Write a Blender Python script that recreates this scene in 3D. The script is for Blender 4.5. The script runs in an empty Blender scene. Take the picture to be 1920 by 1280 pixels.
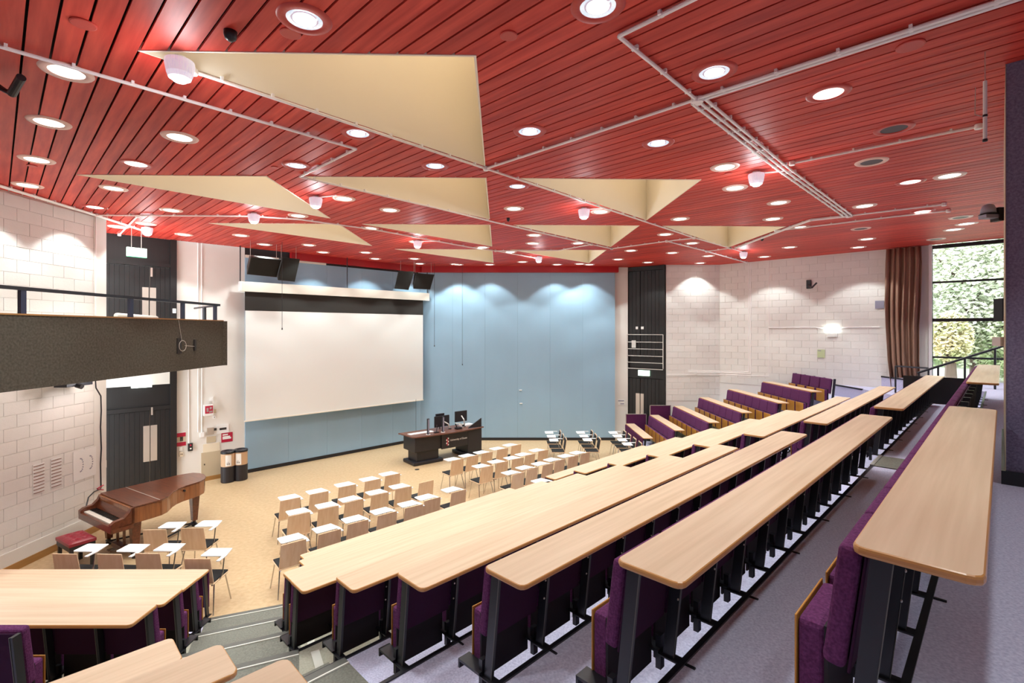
import bpy, bmesh, math, random
from mathutils import Vector, Matrix
random.seed(7)
SC = bpy.context.scene
COL = SC.collection
PI = math.pi
S2 = math.sqrt(0.5)

# ------------------------------------------------------------------ camera, world, exposure
CAMZ = 4.18          # eye height above the stage floor
F = 920.0            # focal length in pixels of the 1920 wide frame
CEIL = CAMZ + 2.38   # height of the plank ceiling
cam_d = bpy.data.cameras.new('camera')
cam = bpy.data.objects.new('camera', cam_d)
COL.objects.link(cam)
cam.location = (0, 0, CAMZ)
cam.rotation_euler = (PI/2, 0, 0)
cam_d.sensor_width = 36.0
cam_d.lens = 36.0*F/1920.0
cam_d.shift_y = -22.0/1920.0
cam_d.clip_end = 300
SC.camera = cam
SC.view_settings.view_transform = 'Standard'
SC.view_settings.look = 'None'
SC.view_settings.gamma = 1.0
SC.view_settings.use_curve_mapping = False
SC.view_settings.exposure = 0.40
W = bpy.data.worlds.new('sky')
SC.world = W
W.use_nodes = True
W.node_tree.nodes['Background'].inputs[0].default_value = (0.86, 0.93, 1.0, 1)
W.node_tree.nodes['Background'].inputs[1].default_value = 5.0
SPOT_W = 12.0        # each recessed downlight
BULK_W = 14.0        # each bulkhead lamp
DISC_E = 3.0
SOFFIT_FILL_W = 24.0  # each unseen fill lamp added under the balcony

# ------------------------------------------------------------------ materials
def lin(c):
    return tuple(((x/255.0)/12.92 if x/255.0 <= 0.04045 else ((x/255.0+0.055)/1.055)**2.4) for x in c)
def new_mat(name):
    m = bpy.data.materials.new(name); m.use_nodes = True
    return m, m.node_tree.nodes, m.node_tree.links, m.node_tree.nodes['Principled BSDF']
def mat(name, rgb, rough=0.6, metal=0.0, var=0.0, scale=(8, 8, 8), rgb2=None, bump=0.0, bscale=None, spec=0.5,
        rnd=0.0, detail=4.0, emit=None, emit_s=0.0, coat=0.0, coords='Object'):
    m, N, L, P = new_mat(name)
    c = lin(rgb) + (1,)
    P.inputs['Roughness'].default_value = rough
    P.inputs['Metallic'].default_value = metal
    P.inputs['Specular IOR Level'].default_value = spec
    P.inputs['Coat Weight'].default_value = coat
    src = None
    if var > 0 or rgb2 or bump > 0:
        tc = N.new('ShaderNodeTexCoord'); mp = N.new('ShaderNodeMapping'); L.new(tc.outputs[coords], mp.inputs[0])
        mp.inputs['Scale'].default_value = scale
        nz = N.new('ShaderNodeTexNoise'); nz.inputs['Scale'].default_value = 1.0; nz.inputs['Detail'].default_value = detail
        L.new(mp.outputs[0], nz.inputs['Vector'])
        if rnd > 0:
            oi0 = N.new('ShaderNodeObjectInfo'); vm = N.new('ShaderNodeMath'); vm.operation = 'MULTIPLY'
            vm.inputs[1].default_value = 37.0; L.new(oi0.outputs['Random'], vm.inputs[0])
            nz.noise_dimensions = '4D'; L.new(vm.outputs[0], nz.inputs['W'])
        if var > 0 or rgb2:
            cr = N.new('ShaderNodeValToRGB')
            c2 = lin(rgb2)+(1,) if rgb2 else tuple(x*(1-var) for x in c[:3])+(1,)
            cr.color_ramp.elements[0].position = 0.3; cr.color_ramp.elements[0].color = c2
            cr.color_ramp.elements[1].position = 0.7; cr.color_ramp.elements[1].color = c
            L.new(nz.outputs['Fac'], cr.inputs[0]); src = cr.outputs[0]
        if bump > 0:
            bp = N.new('ShaderNodeBump'); bp.inputs['Strength'].default_value = bump; bp.inputs['Distance'].default_value = 0.01
            if bscale:
                mp2 = N.new('ShaderNodeMapping'); L.new(tc.outputs[coords], mp2.inputs[0]); mp2.inputs['Scale'].default_value = bscale
                n2 = N.new('ShaderNodeTexNoise'); n2.inputs['Scale'].default_value = 1.0; L.new(mp2.outputs[0], n2.inputs['Vector'])
                L.new(n2.outputs['Fac'], bp.inputs['Height'])
            else:
                L.new(nz.outputs['Fac'], bp.inputs['Height'])
            L.new(bp.outputs[0], P.inputs['Normal'])
    if rnd > 0:
        oi = N.new('ShaderNodeObjectInfo'); hs = N.new('ShaderNodeHueSaturation')
        mr = N.new('ShaderNodeMapRange'); mr.inputs[3].default_value = 1-rnd; mr.inputs[4].default_value = 1+rnd
        L.new(oi.outputs['Random'], mr.inputs[0]); L.new(mr.outputs[0], hs.inputs['Value'])
        if src: L.new(src, hs.inputs['Color'])
        else: hs.inputs['Color'].default_value = c
        src = hs.outputs[0]
    if src: L.new(src, P.inputs['Base Color'])
    else: P.inputs['Base Color'].default_value = c
    if emit:
        P.inputs['Emission Color'].default_value = lin(emit)+(1,)
        P.inputs['Emission Strength'].default_value = emit_s
    return m
M = {}
M['white_wall'] = mat('painted_wall', (233, 229, 222), 0.55, var=0.05, scale=(1.5, 1.5, 1.5), bump=0.12, bscale=(60, 60, 60))
M['block'] = mat('painted_block', (234, 230, 224), 0.5, var=0.05, scale=(3, 3, 3), bump=0.25, bscale=(45, 45, 45), rnd=0.02)
M['mortar'] = mat('painted_joint', (240, 236, 230), 0.7)
M['plank'] = mat('red_stained_plank', (224, 82, 66), 0.5, scale=(1.1, 14, 2), rgb2=(178, 42, 36), rnd=0.13, bump=0.10, detail=6.0, spec=0.3)
M['void'] = mat('ceiling_void', (26, 10, 10), 0.9)
M['red_paint'] = mat('red_paint', (170, 14, 22), 0.45)
M['cream'] = mat('cream_plaster', (252, 243, 224), 0.7, var=0.02, scale=(1, 1, 1))
M['blue'] = mat('blue_panel', (150, 182, 204), 0.55, var=0.04, scale=(2, 2, .5), rnd=0.015)
M['black_panel'] = mat('black_stained_boards', (27, 25, 25), 0.5, var=0.3, scale=(25, 25, 1))
M['black_metal'] = mat('black_metal', (30, 30, 36), 0.38, spec=0.5)
M['navy_metal'] = mat('dark_blue_steel', (44, 50, 74), 0.35)
M['chrome'] = mat('chrome', (200, 200, 200), 0.2, metal=1.0)
M['alu'] = mat('brushed_aluminium', (205, 200, 192), 0.35, metal=0.6)
M['laminate'] = mat('beech_laminate', (218, 191, 163), 0.42, scale=(0.9, 26, 6), rgb2=(200, 171, 140), detail=5.0, rnd=0.02)
M['edge'] = mat('beech_edge_band', (204, 148, 88), 0.3, var=0.12, scale=(4, 4, 30))
M['ply'] = mat('plywood_seat', (206, 148, 66), 0.4, rgb2=(184, 122, 48), scale=(3, 20, 3))
M['purple'] = mat('purple_wool', (112, 58, 104), 0.95, scale=(90, 90, 90), rgb2=(84, 40, 78), bump=0.3, spec=0.2, detail=2.0)
M['purple_dark'] = mat('purple_panel', (92, 36, 80), 0.9, scale=(90, 90, 90), rgb2=(70, 26, 62), spec=0.2)
M['shell'] = mat('dark_back_fabric', (58, 28, 56), 0.9, spec=0.2)
M['seat_pan'] = mat('black_seat_pan', (26, 16, 24), 0.7)
M['carpet'] = mat('grey_lilac_carpet', (216, 215, 238), 0.95, scale=(70, 70, 70), rgb2=(182, 181, 210), bump=0.4, spec=0.1, detail=3.0, coords='Object')
M['stair'] = mat('grey_stair_carpet', (134, 134, 124), 0.95, scale=(60, 60, 60), rgb2=(112, 112, 104), bump=0.4, spec=0.1)
M['warm_cast_carpet'] = mat('warm_cast_carpet', (186, 184, 168), 0.95, scale=(60, 60, 60), rgb2=(168, 166, 150), bump=0.3, spec=0.1)  # same tier carpet with the warm light cast put into its colour
M['nosing'] = mat('grey_nosing', (96, 96, 90), 0.5)
M['nosing_line'] = mat('nosing_strip', (226, 226, 216), 0.5)
M['lino'] = mat('tan_linoleum', (206, 178, 140), 0.42, rgb2=(190, 160, 120), scale=(14, 14, 14), detail=8.0)
M['wood_skirt'] = mat('oak_skirting', (176, 128, 70), 0.45, var=0.2, scale=(2, 2, 20))
M['bal'] = mat('dark_carpet_cladding', (100, 96, 86), 0.95, scale=(30, 30, 30), rgb2=(78, 74, 66), bump=0.4, spec=0.1, detail=6.0)
M['column'] = mat('purple_grey_cladding', (132, 126, 150), 0.95, scale=(60, 60, 60), rgb2=(104, 98, 122), bump=0.4, spec=0.1)
M['screen'] = mat('projection_cloth', (236, 236, 232), 0.8)
M['screen_black'] = mat('screen_border', (46, 42, 38), 0.8)
M['offwhite'] = mat('offwhite_enamel', (236, 228, 214), 0.4)
M['white_plastic'] = mat('white_plastic', (238, 236, 234), 0.4)
M['pipe'] = mat('white_conduit', (252, 246, 244), 0.4)
M['tablet'] = mat('white_laminate', (246, 246, 246), 0.3)
M['chairply'] = mat('chair_beech_ply', (246, 216, 182), 0.4, rgb2=(234, 198, 156), scale=(24, 24, 1.6), rnd=0.04)
M['black_fabric'] = mat('black_fabric', (38, 40, 42), 0.9)
M['spk'] = mat('speaker_cabinet', (44, 40, 38), 0.6)
M['grille'] = mat('speaker_grille', (24, 22, 18), 0.7, var=0.4, scale=(200, 200, 200))
M['rim'] = mat('walnut_veneer', (156, 96, 54), 0.3, rgb2=(120, 70, 36), scale=(24, 24, 2), coat=0.4, detail=5.0)
M['mahog'] = mat('mahogany', (116, 62, 36), 0.28, rgb2=(84, 40, 22), scale=(3, 24, 24), coat=0.4, detail=5.0)
M['ivory'] = mat('ivory_keys', (236, 230, 220), 0.25)
M['ebony'] = mat('ebony_keys', (16, 16, 18), 0.25)
M['red_leather'] = mat('red_leather', (150, 32, 52), 0.3, var=0.2, scale=(6, 6, 6))
M['lect'] = mat('lectern_black', (36, 33, 38), 0.45)
M['lect_top'] = mat('walnut_laminate', (112, 70, 56), 0.35, var=0.2, scale=(3, 20, 3))
M['curtain'] = mat('brown_curtain', (158, 122, 102), 0.9, var=0.08, scale=(20, 20, 2))
M['trim_red'] = mat('red_trim_ring', (196, 64, 56), 0.4)
M['trim_white'] = mat('pink_white_trim_ring', (236, 196, 184), 0.4)
M['lamp'] = mat('lit_lamp', (255, 255, 255), 0.3, emit=(236, 244, 255), emit_s=DISC_E)
M['lamp_warm'] = mat('lit_lamp_warm', (255, 250, 245), 0.3, emit=(255, 246, 236), emit_s=DISC_E)
M['lamp_red'] = mat('lit_lamp_dim', (255, 200, 190), 0.3, emit=(255, 214, 206), emit_s=2.0)
M['reflector'] = mat('prismatic_reflector', (225, 235, 245), 0.15, metal=0.7, emit=(220, 236, 255), emit_s=0.55, var=0.5, scale=(60, 60, 4))
M['lamp_off'] = mat('dark_lamp', (44, 8, 8), 0.4)
M['bulk'] = mat('ribbed_diffuser', (235, 232, 242), 0.25, emit=(238, 232, 250), emit_s=0.35, var=0.25, scale=(90, 90, 3))
M['exit'] = mat('exit_sign_glow', (230, 255, 240), 0.4, emit=(214, 255, 226), emit_s=2.6)
M['green'] = mat('exit_green', (60, 160, 110), 0.5, emit=(70, 190, 130), emit_s=0.7)
M['glow'] = mat('sign_tube_glow', (255, 255, 255), 0.4, emit=(235, 250, 240), emit_s=3.0)
M['red_sign'] = mat('red_sign', (180, 26, 60), 0.5)
M['sign_white'] = mat('sign_white', (240, 238, 234), 0.5)
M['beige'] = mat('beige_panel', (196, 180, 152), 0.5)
M['cream_panel'] = mat('cream_panel', (232, 218, 192), 0.5)
M['steel'] = mat('steel_plate', (196, 184, 172), 0.3, metal=0.5)
M['kraft'] = mat('tan_band', (206, 170, 134), 0.6)
M['rust'] = mat('vent_louvre', (150, 118, 104), 0.7)
M['grey'] = mat('grey_plastic', (150, 148, 168), 0.5)
M['dot'] = mat('grey_marks', (150, 148, 160), 0.8)
M['green_sign'] = mat('pale_green_notice', (196, 206, 160), 0.6)
M['leaf'] = mat('foliage', (226, 236, 190), 0.7, rgb2=(130, 156, 112), scale=(1.2, 1.2, 1.2), detail=6.0)
M['leaf2'] = mat('pale_foliage', (244, 244, 226), 0.7, rgb2=(176, 190, 162), scale=(1.4, 1.4, 1.4), detail=6.0)
M['leaf3'] = mat('autumn_foliage', (244, 226, 188), 0.7, rgb2=(180, 190, 140), scale=(1.4, 1.4, 1.4), detail=6.0)
M['bark'] = mat('bark', (92, 78, 66), 0.9)
M['paving'] = mat('pale_paving', (226, 224, 216), 0.8)
M['grass'] = mat('grass', (150, 180, 110), 0.9)
def glass_mat():
    m = bpy.data.materials.new('window_glass'); m.use_nodes = True; N = m.node_tree.nodes; L = m.node_tree.links
    N.remove(N['Principled BSDF'])
    a = N.new('ShaderNodeBsdfTransparent'); b = N.new('ShaderNodeBsdfGlossy'); b.inputs['Roughness'].default_value = 0.02
    x = N.new('ShaderNodeMixShader'); f = N.new('ShaderNodeFresnel'); f.inputs['IOR'].default_value = 1.35
    L.new(f.outputs[0], x.inputs[0]); L.new(a.outputs[0], x.inputs[1]); L.new(b.outputs[0], x.inputs[2])
    L.new(x.outputs[0], N['Material Output'].inputs[0])
    return m
M['glass'] = glass_mat()
def added_top_mat():  # translucent sheet for the tops added to the ceiling wells
    m = bpy.data.materials.new('added_translucent_top'); m.use_nodes = True; N = m.node_tree.nodes; L = m.node_tree.links
    N.remove(N['Principled BSDF'])
    a = N.new('ShaderNodeBsdfTransparent'); a.inputs[0].default_value = (0.76, 0.66, 0.55, 1)
    b = N.new('ShaderNodeBsdfDiffuse'); b.inputs[0].default_value = (0.85, 0.8, 0.7, 1)
    x = N.new('ShaderNodeMixShader'); x.inputs[0].default_value = 0.3
    L.new(a.outputs[0], x.inputs[1]); L.new(b.outputs[0], x.inputs[2]); L.new(x.outputs[0], N['Material Output'].inputs[0])
    return m
M['diffuser'] = added_top_mat()

# ------------------------------------------------------------------ projection helpers (photo pixel -> point on a real plane)
def at(px, py, Y):                       # on the plane at depth Y
    return Vector(((px-960)/F*Y, Y, CAMZ-(py-618)/F*Y))
def pz(px, py, z):                       # on the horizontal plane at height z
    Y = F*(CAMZ-z)/(py-618)
    return Vector(((px-960)/F*Y, Y, z))
def pl(px, py, D=22.08):                 # on the stage-left diagonal wall  Y - X = D
    Y = D/(1-(px-960)/F); return at(px, py, Y)
def pr(px, py, S=25.6):                  # on the window wall  X + Y = S
    Y = S/(1+(px-960)/F); return at(px, py, Y)
def qp(q, p, z=0):                       # row coordinates: q along the right-hand rows, p toward the stage
    return Vector(((q-p)*S2, (q+p)*S2, z))

# ------------------------------------------------------------------ mesh building
class G:
    def __init__(s): s.v = []; s.f = []; s.m = []; s.mi = 0
    def add(s, vs, fs):
        b = len(s.v); s.v += [tuple(v) for v in vs]; s.f += [tuple(b+i for i in f) for f in fs]; s.m += [s.mi]*len(fs); return s
    def box(s, x0, x1, y0, y1, z0, z1, T=None):
        vs = [Vector(p) for p in ((x0,y0,z0),(x1,y0,z0),(x1,y1,z0),(x0,y1,z0),(x0,y0,z1),(x1,y0,z1),(x1,y1,z1),(x0,y1,z1))]
        if T is not None: vs = [T @ v for v in vs]
        return s.add(vs, [(3,2,1,0),(4,5,6,7),(0,1,5,4),(1,2,6,5),(2,3,7,6),(3,0,4,7)])
    def prism(s, poly, z0, z1, side_mi=None, T=None):
        n = len(poly)
        area = sum(poly[i][0]*poly[(i+1)%n][1]-poly[(i+1)%n][0]*poly[i][1] for i in range(n))
        if area < 0: poly = poly[::-1]
        a = [Vector((p[0],p[1],z0)) for p in poly]; b = [Vector((p[0],p[1],z1)) for p in poly]
        vs = a+b
        if T is not None: vs = [T @ v for v in vs]
        k = len(s.v); s.v += [tuple(v) for v in vs]
        s.f += [tuple(k+i for i in range(n))[::-1], tuple(k+n+i for i in range(n))]; s.m += [s.mi]*2
        for i in range(n):
            j = (i+1) % n; s.f.append((k+i, k+j, k+n+j, k+n+i)); s.m.append(s.mi if side_mi is None else side_mi)
        return s
    def tube(s, a, b, r, n=8, r2=None):
        a = Vector(a); b = Vector(b); d = (b-a)
        if d.length < 1e-6: return s
        d.normalize(); u = d.orthogonal().normalized(); w = d.cross(u); r2 = r if r2 is None else r2
        A = [a+(u*math.cos(2*PI*i/n)+w*math.sin(2*PI*i/n))*r for i in range(n)]
        B = [b+(u*math.cos(2*PI*i/n)+w*math.sin(2*PI*i/n))*r2 for i in range(n)]
        return s.add(A+B, [(i,(i+1)%n,n+(i+1)%n,n+i) for i in range(n)]+[tuple(range(n))[::-1], tuple(n+i for i in range(n))])
    def path(s, pts, r, n=6):
        for a, b in zip(pts[:-1], pts[1:]): s.tube(a, b, r, n)
        return s
    def lathe(s, prof, n=20, c=(0,0,0), cap0=True, cap1=True):
        vs = []; fs = []
        for (r, z) in prof:
            vs += [(c[0]+r*math.cos(2*PI*i/n), c[1]+r*math.sin(2*PI*i/n), c[2]+z) for i in range(n)]
        for k in range(len(prof)-1):
            for i in range(n):
                j = (i+1)%n; fs.append((k*n+i, k*n+j, (k+1)*n+j, (k+1)*n+i))
        if cap0: fs.append(tuple(range(n))[::-1])
        if cap1: fs.append(tuple((len(prof)-1)*n+i for i in range(n)))
        return s.add(vs, fs)
    def mesh(s, name, mats, bevel=0.0, seg=2, smooth=False):
        me = bpy.data.meshes.new(name); me.from_pydata(s.v, [], s.f)
        for m in (mats if isinstance(mats, (list, tuple)) else [mats]): me.materials.append(M[m])
        for i, p in enumerate(me.polygons): p.material_index = s.m[i]
        if bevel > 0 or True:
            bm = bmesh.new(); bm.from_mesh(me)
            if bevel > 0:
                bmesh.ops.bevel(bm, geom=list(bm.edges), offset=bevel, segments=seg, profile=0.5, affect='EDGES', clamp_overlap=True)
            bmesh.ops.recalc_face_normals(bm, faces=bm.faces)
            bm.to_mesh(me); bm.free()
        if smooth:
            for p in me.polygons: p.use_smooth = True
        return me
def link(name, me, parent=None, loc=(0,0,0), rot=0.0, mtx=None):
    o = bpy.data.objects.new(name, me); COL.objects.link(o)
    if parent: o.parent = parent
    if mtx is not None: o.matrix_local = mtx
    else:
        o.location = loc; o.rotation_euler = (0, 0, rot)
    return o
def obj(name, g, mats, parent=None, loc=(0,0,0), rot=0.0, bevel=0.0, smooth=False, label=None, seg=2):
    o = link(name, g.mesh(name, mats, bevel, seg, smooth), parent, loc, rot)
    if label: o['label'] = label
    return o
def tag(o, label, cat, group=None):
    o['label'] = label; o['category'] = cat
    if group: o['group'] = group
    return o
def thing(name, label, cat, loc=(0,0,0), rot=0.0, group=None):
    o = bpy.data.objects.new(name, None); COL.objects.link(o); o.location = loc; o.rotation_euler = (0,0,rot)
    o.empty_display_size = 0.1
    return tag(o, label, cat, group)
def struct(o):
    o['kind'] = 'structure'; return o
ORD = ['first','second','third','fourth','fifth','sixth','seventh','eighth','ninth','tenth','eleventh','twelfth',
       'thirteenth','fourteenth','fifteenth','sixteenth','seventeenth','eighteenth','nineteenth','twentieth']
def copy_thing(root, loc, rot, label):
    c = root.copy(); COL.objects.link(c); c.location = loc; c.rotation_euler = (0,0,rot); c['label'] = label
    for ch in root.children:
        d = ch.copy(); COL.objects.link(d); d.parent = c
        for g in ch.children:
            e = g.copy(); COL.objects.link(e); e.parent = d
    return c

# ------------------------------------------------------------------ tiers
PITCH = 0.9
def zt(k): return CAMZ-(1.382+0.3385*(k-1))          # tread level that carries row k
def prow(k): return 0.35+PITCH*(k-1)                  # p of the stage-side desk edge, right block
def yleft(k): return 7.01-PITCH*(9-k)                 # left block
def xfar(k): return 4.15+0.845*(9-k)                  # far block
XL = {9:-4.32, 8:-3.9, 7:-3.49, 6:-3.11, 5:-3.3, 4:-2.9, 3:-2.5, 2:-2.1, 1:-1.7}
QA = {9:2.99, 8:2.62, 7:2.25, 6:1.88}
QC = {9:13.2, 8:13.5, 7:13.8, 6:14.1, 5:14.4, 4:15.1, 3:15.2, 2:15.2, 1:15.2}
YC = {9:15.35, 8:14.9, 7:14.4, 6:14.15, 5:13.8, 4:13.6, 3:13.9, 2:14.2, 1:13.0}
YE = {9:18.3, 8:18.0, 7:17.84, 6:17.84, 5:17.84, 4:17.1, 3:16.25, 2:15.45, 1:14.6}
def front(k):
    yl = yleft(k)-0.08; p = prow(k)-0.08; x = xfar(k)+0.08
    if k >= 6: p2 = qp(QA[k], p)
    else:
        X0 = XL[k]+0.3; p2 = Vector((X0, p/S2+X0, 0))
    return [(-8.667, yl), (XL[k], yl), (p2.x, p2.y), tuple(qp(QC[k], p))[:2], (x, YC[k]), (x, YE[k])]
for k in range(9, 1, -1):
    a = front(k); b = front(k-1)
    g = G()
    z1 = zt(k); z0 = (zt(k+1) if k < 9 else 0.0)-0.25
    for i in range(5):
        g.prism([a[i], a[i+1], b[i+1], b[i]], z0, z1)
    o = struct(obj('trim_%d' % (10-k), g, 'warm_cast_carpet' if k in (6,7,8) else 'carpet'))
    o['label'] = 'carpeted seating tier, %s up from the stage' % ORD[9-k]
a = front(1)
struct(obj('trim_9', G().prism(a+[(14.5, 11.1), (14.5, -4), (-8.667, -4)], zt(2)-0.25, zt(1)), 'carpet'))

# black edging strips under the posts, aisle stair carpets with nosings
def strip_between(g, a, b, w, z0, z1, off=0.0):
    a = Vector(a[:2]).to_3d(); b = Vector(b[:2]).to_3d(); d = (b-a).normalized(); n = Vector((-d.y, d.x, 0))
    A = a+n*off; B = b+n*off
    g.prism([(A.x,A.y),(B.x,B.y),(B.x-n.x*w,B.y-n.y*w),(A.x-n.x*w,A.y-n.y*w)], z0, z1)
eg = G()
for k in range(1, 10):
    f = front(k)
    for i in (0, 2, 4): strip_between(eg, f[i], f[i+1], 0.03, zt(k)-0.03, zt(k)+0.012, 0.012)
struct(obj('trim_10', eg, 'black_metal'))
for k in range(9, 4, -1):
    f = front(k); b = front(k-1)
    s = G(); n1 = G(); n2 = G()
    if k >= 6: A, B = f[1], f[2]
    else:
        A = tuple(qp(0.8, prow(k)-0.08))[:2]; B = tuple(qp(1.9, prow(k)-0.08))[:2]
    a2 = Vector(A).to_3d(); b2 = Vector(B).to_3d(); d = (b2-a2).normalized(); n = Vector((-d.y, d.x, 0))
    w = 0.96 if k >= 6 else 0.9
    s.prism([(a2.x,a2.y),(b2.x,b2.y),(b2.x-n.x*w,b2.y-n.y*w),(a2.x-n.x*w,a2.y-n.y*w)], zt(k)-0.02, zt(k)+0.006)
    # half-height box step standing on the tread below
    if k < 9 or True:
        zl = zt(k+1) if k < 9 else 0.0
        if zt(k)-zl > 0.2:
            s.prism([(a2.x,a2.y),(b2.x,b2.y),(b2.x+n.x*.30,b2.y+n.y*.30),(a2.x+n.x*.30,a2.y+n.y*.30)], zl, (zl+zt(k))/2)
    strip_between(n1, A, B, 0.075, zt(k)+0.004, zt(k)+0.014, 0.0)
    strip_between(n2, A, B, 0.014, zt(k)+0.004, zt(k)+0.018, -0.075)
    r = thing('stair_step', 'grey carpeted aisle step with pale nosing line, %s up from the stage' % ORD[9-k], 'step')
    obj('tread', s, 'stair', r); obj('nosing', n1, 'nosing', r); obj('nosing_line', n2, 'nosing_line', r)
# two strips of pale tape on the tiers beside the aisle
t = G(); a1 = pz(612, 1189, zt(8)); 
for (x0,y0,x1,y1,k) in ((581,1184,588,1223,7),(592,1220,606,1267,6)):
    A = pz(x0,y0,zt(k)); B = pz(x1,y1,zt(k)); g = G(); strip_between(g, A, B, 0.075, zt(k), zt(k)+0.006, 0.03)
    tag(obj('floor_tape', g, 'nosing_line'), 'strip of cream tape on the tier by the aisle, %s of the two' % ('farther' if k==7 else 'nearer'), 'tape')

# ------------------------------------------------------------------ floor and walls
Dm = 22.08
stage = [(-8.667, -4), (13, -4), (13, 12.6), (7.6, 18.9), (3.9, 18.9), (-3.3, 18.9), (-11, 11.2), (-8.667, 9.5)]
struct(obj('floor', G().prism([(-8.8, 6.0), (4, 6.0), (6.5, 12), (6.5, 19.2), (-3.3, 19.2), (-11.5, 11.0), (-8.8, 10.0)], -0.1, 0.0), 'lino'))
def wallbox(name, a, b, z0, z1, th, m, parent=None):
    a = Vector(a).to_3d(); b = Vector(b).to_3d(); d = (b-a).normalized(); n = Vector((-d.y, d.x, 0))
    g = G().prism([(a.x,a.y),(b.x,b.y),(b.x+n.x*th,b.y+n.y*th),(a.x+n.x*th,a.y+n.y*th)], z0, z1)
    return obj(name, g, m, parent)
def blocks(parent, a, b, z0, z1, zmin=0.0, bl=0.45, bh=0.225):
    a = Vector(a).to_3d(); b = Vector(b).to_3d(); L = (b-a).length; d = (b-a)/L; ang = math.atan2(d.y, d.x)
    cache = {}
    r = 0; z = z0
    while z < z1-0.05:
        h = min(bh, z1-z)-0.006
        if z+h > zmin:
            x = -(bl/2 if r % 2 else 0.0)
            while x < L-0.02:
                xa = max(x, 0); xb = min(x+bl, L)
                w = round(xb-xa-0.006, 3)
                if w > 0.03:
                    key = (w, round(h, 3))
                    if key not in cache: cache[key] = G().box(0, w, -0.008, 0.01, 0, h).mesh('block', 'block', 0.0025, 1)
                    p = a+d*xa
                    link('block', cache[key], parent, (p.x, p.y, z+0.0045), ang)
                x += bl
        z += bh; r += 1
# left wall: runs straight down the hall
wl = struct(wallbox('wall_left', (-8.667, -4), (-8.667, 10.45), 0, CEIL+0.1, 0.35, 'mortar'))
blocks(wl, (-8.667+0.004, 10.15), (-8.667+0.004, 7.45), 0.0, CEIL, 0.0)
for ch in wl.children: pass
struct(obj('trim_11', G().box(-8.667, -8.645, 10.15, 10.452, 0, CEIL).box(-9.03, -8.66, 10.447, 10.475, 0, CEIL), 'white_wall'))
struct(obj('baseboard_left', G().box(-8.655, -8.615, 6.9, 10.45, 0, 0.13), 'wood_skirt'))
struct(obj('trim_12', G().box(-8.66, -8.632, 7.45, 10.15, 0.13, 0.36), 'white_wall'))
# diagonal stage-left wall: white pier, black doors, blue panels
pA = pl(330, 700); pB = pl(459, 700)
wd = struct(wallbox('wall_stage_left', (-10.9, -10.9+Dm), (pA.x, pA.y), 0, CEIL+.1, 0.25, 'mortar'))
struct(wallbox('wall_pier_left', (pA.x, pA.y), (pB.x, pB.y), 0, CEIL+.1, 0.25, 'white_wall'))
cnr = (18.6-Dm, 18.6)
wb = struct(wallbox('wall_blue_left', (pB.x, pB.y), (cnr[0]-.04, cnr[1]-.04), 0, CEIL+.1, 0.2, 'black_panel'))
wf = struct(wallbox('wall_far', (cnr[0]-.05, cnr[1]+.03), (3.9, 18.63), 0, CEIL+.1, 0.2, 'black_panel'))
BT = 6.34
def panels(parent, a, b, n, z0, z1, m):
    a = Vector(a).to_3d(); b = Vector(b).to_3d(); L = (b-a).length; d = (b-a)/L; ang = math.atan2(d.y, d.x)
    w = L/n
    me = G().box(0.0012, w-0.0012, -0.03, 0.02, z0, z1).mesh('panel', m, 0.002, 1)
    for i in range(n):
        p = a+d*w*i; link('panel', me, parent, (p.x, p.y, 0), ang)
panels(wb, (pB.x, pB.y), (cnr[0]+.02, cnr[1]+.02), 5, 0.10, 6.28, 'blue')
panels(wf, (cnr[0], cnr[1]), (3.9, 18.6), 6, 0.10, BT, 'blue')
struct(obj('trim_13', G().box(cnr[0]+.1, 3.99, 18.36, 18.6, BT-0.005, CEIL), 'red_paint'))
g = G(); strip_between(g, (pB.x+.9, pB.y+.9), cnr, 0.16, 6.34, CEIL, 0.0)
struct(obj('trim_14', g, 'red_paint'))
g = G(); strip_between(g, (pB.x, pB.y), (pB.x+1.7, pB.y+1.7), 0.03, 6.28, 6.36, -0.03)
struct(obj('trim_15', g, 'offwhite'))
g = G(); strip_between(g, (pB.x, pB.y), cnr, 0.045, 0.0, 0.10); strip_between(g, cnr, (3.9, 18.6), 0.045, 0.0, 0.10)
struct(obj('baseboard_far', g, 'black_metal'))
g = G(); strip_between(g, (pA.x, pA.y), (pB.x, pB.y), 0.03, 0.0, 0.12)
struct(obj('baseboard_pier', g, 'wood_skirt'))
# white pier right of the blue wall
struct(obj('wall_pier_right', G().box(3.9, 4.42, 18.72, 19.0, 0, CEIL+.1), 'white_wall'))
struct(wallbox('wall_door_right', (4.42, 18.85), (5.62, 17.98), 0, CEIL+.1, 0.2, 'black_panel'))
wr = struct(wallbox('wall_back_right', (5.64, 17.98), (7.85, 17.98), 0, CEIL+.1, 0.3, 'mortar'))
blocks(wr, (5.64, 17.975), (7.60, 17.975), 0.0, CEIL, 1.7)
RC = (7.60, 18.0)
e = pr(1664, 500)
wr2 = struct(wallbox('wall_right', RC, (e.x, e.y), 0, CEIL+.1, 0.3, 'mortar'))
blocks(wr2, (RC[0]-.004, RC[1]-.004), (e.x, e.y), 0.0, CEIL, 2.45)
e2 = pr(1744, 500)
struct(wallbox('wall_window_jamb', (e.x, e.y), (e2.x, e2.y), 0, CEIL+.1, 0.3, 'white_wall'))
struct(wallbox('wall_window_sill', (e2.x, e2.y), (14.5, 11.1), 0, 2.5, 0.25, 'white_wall'))
struct(wallbox('wall_side_right', (14.5, 11.1), (14.5, -4), 0, CEIL+.1, 0.3, 'white_wall'))
struct(wallbox('wall_behind', (14.5, -4), (-8.667, -4), 0, CEIL+.1, 0.3, 'white_wall'))

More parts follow.
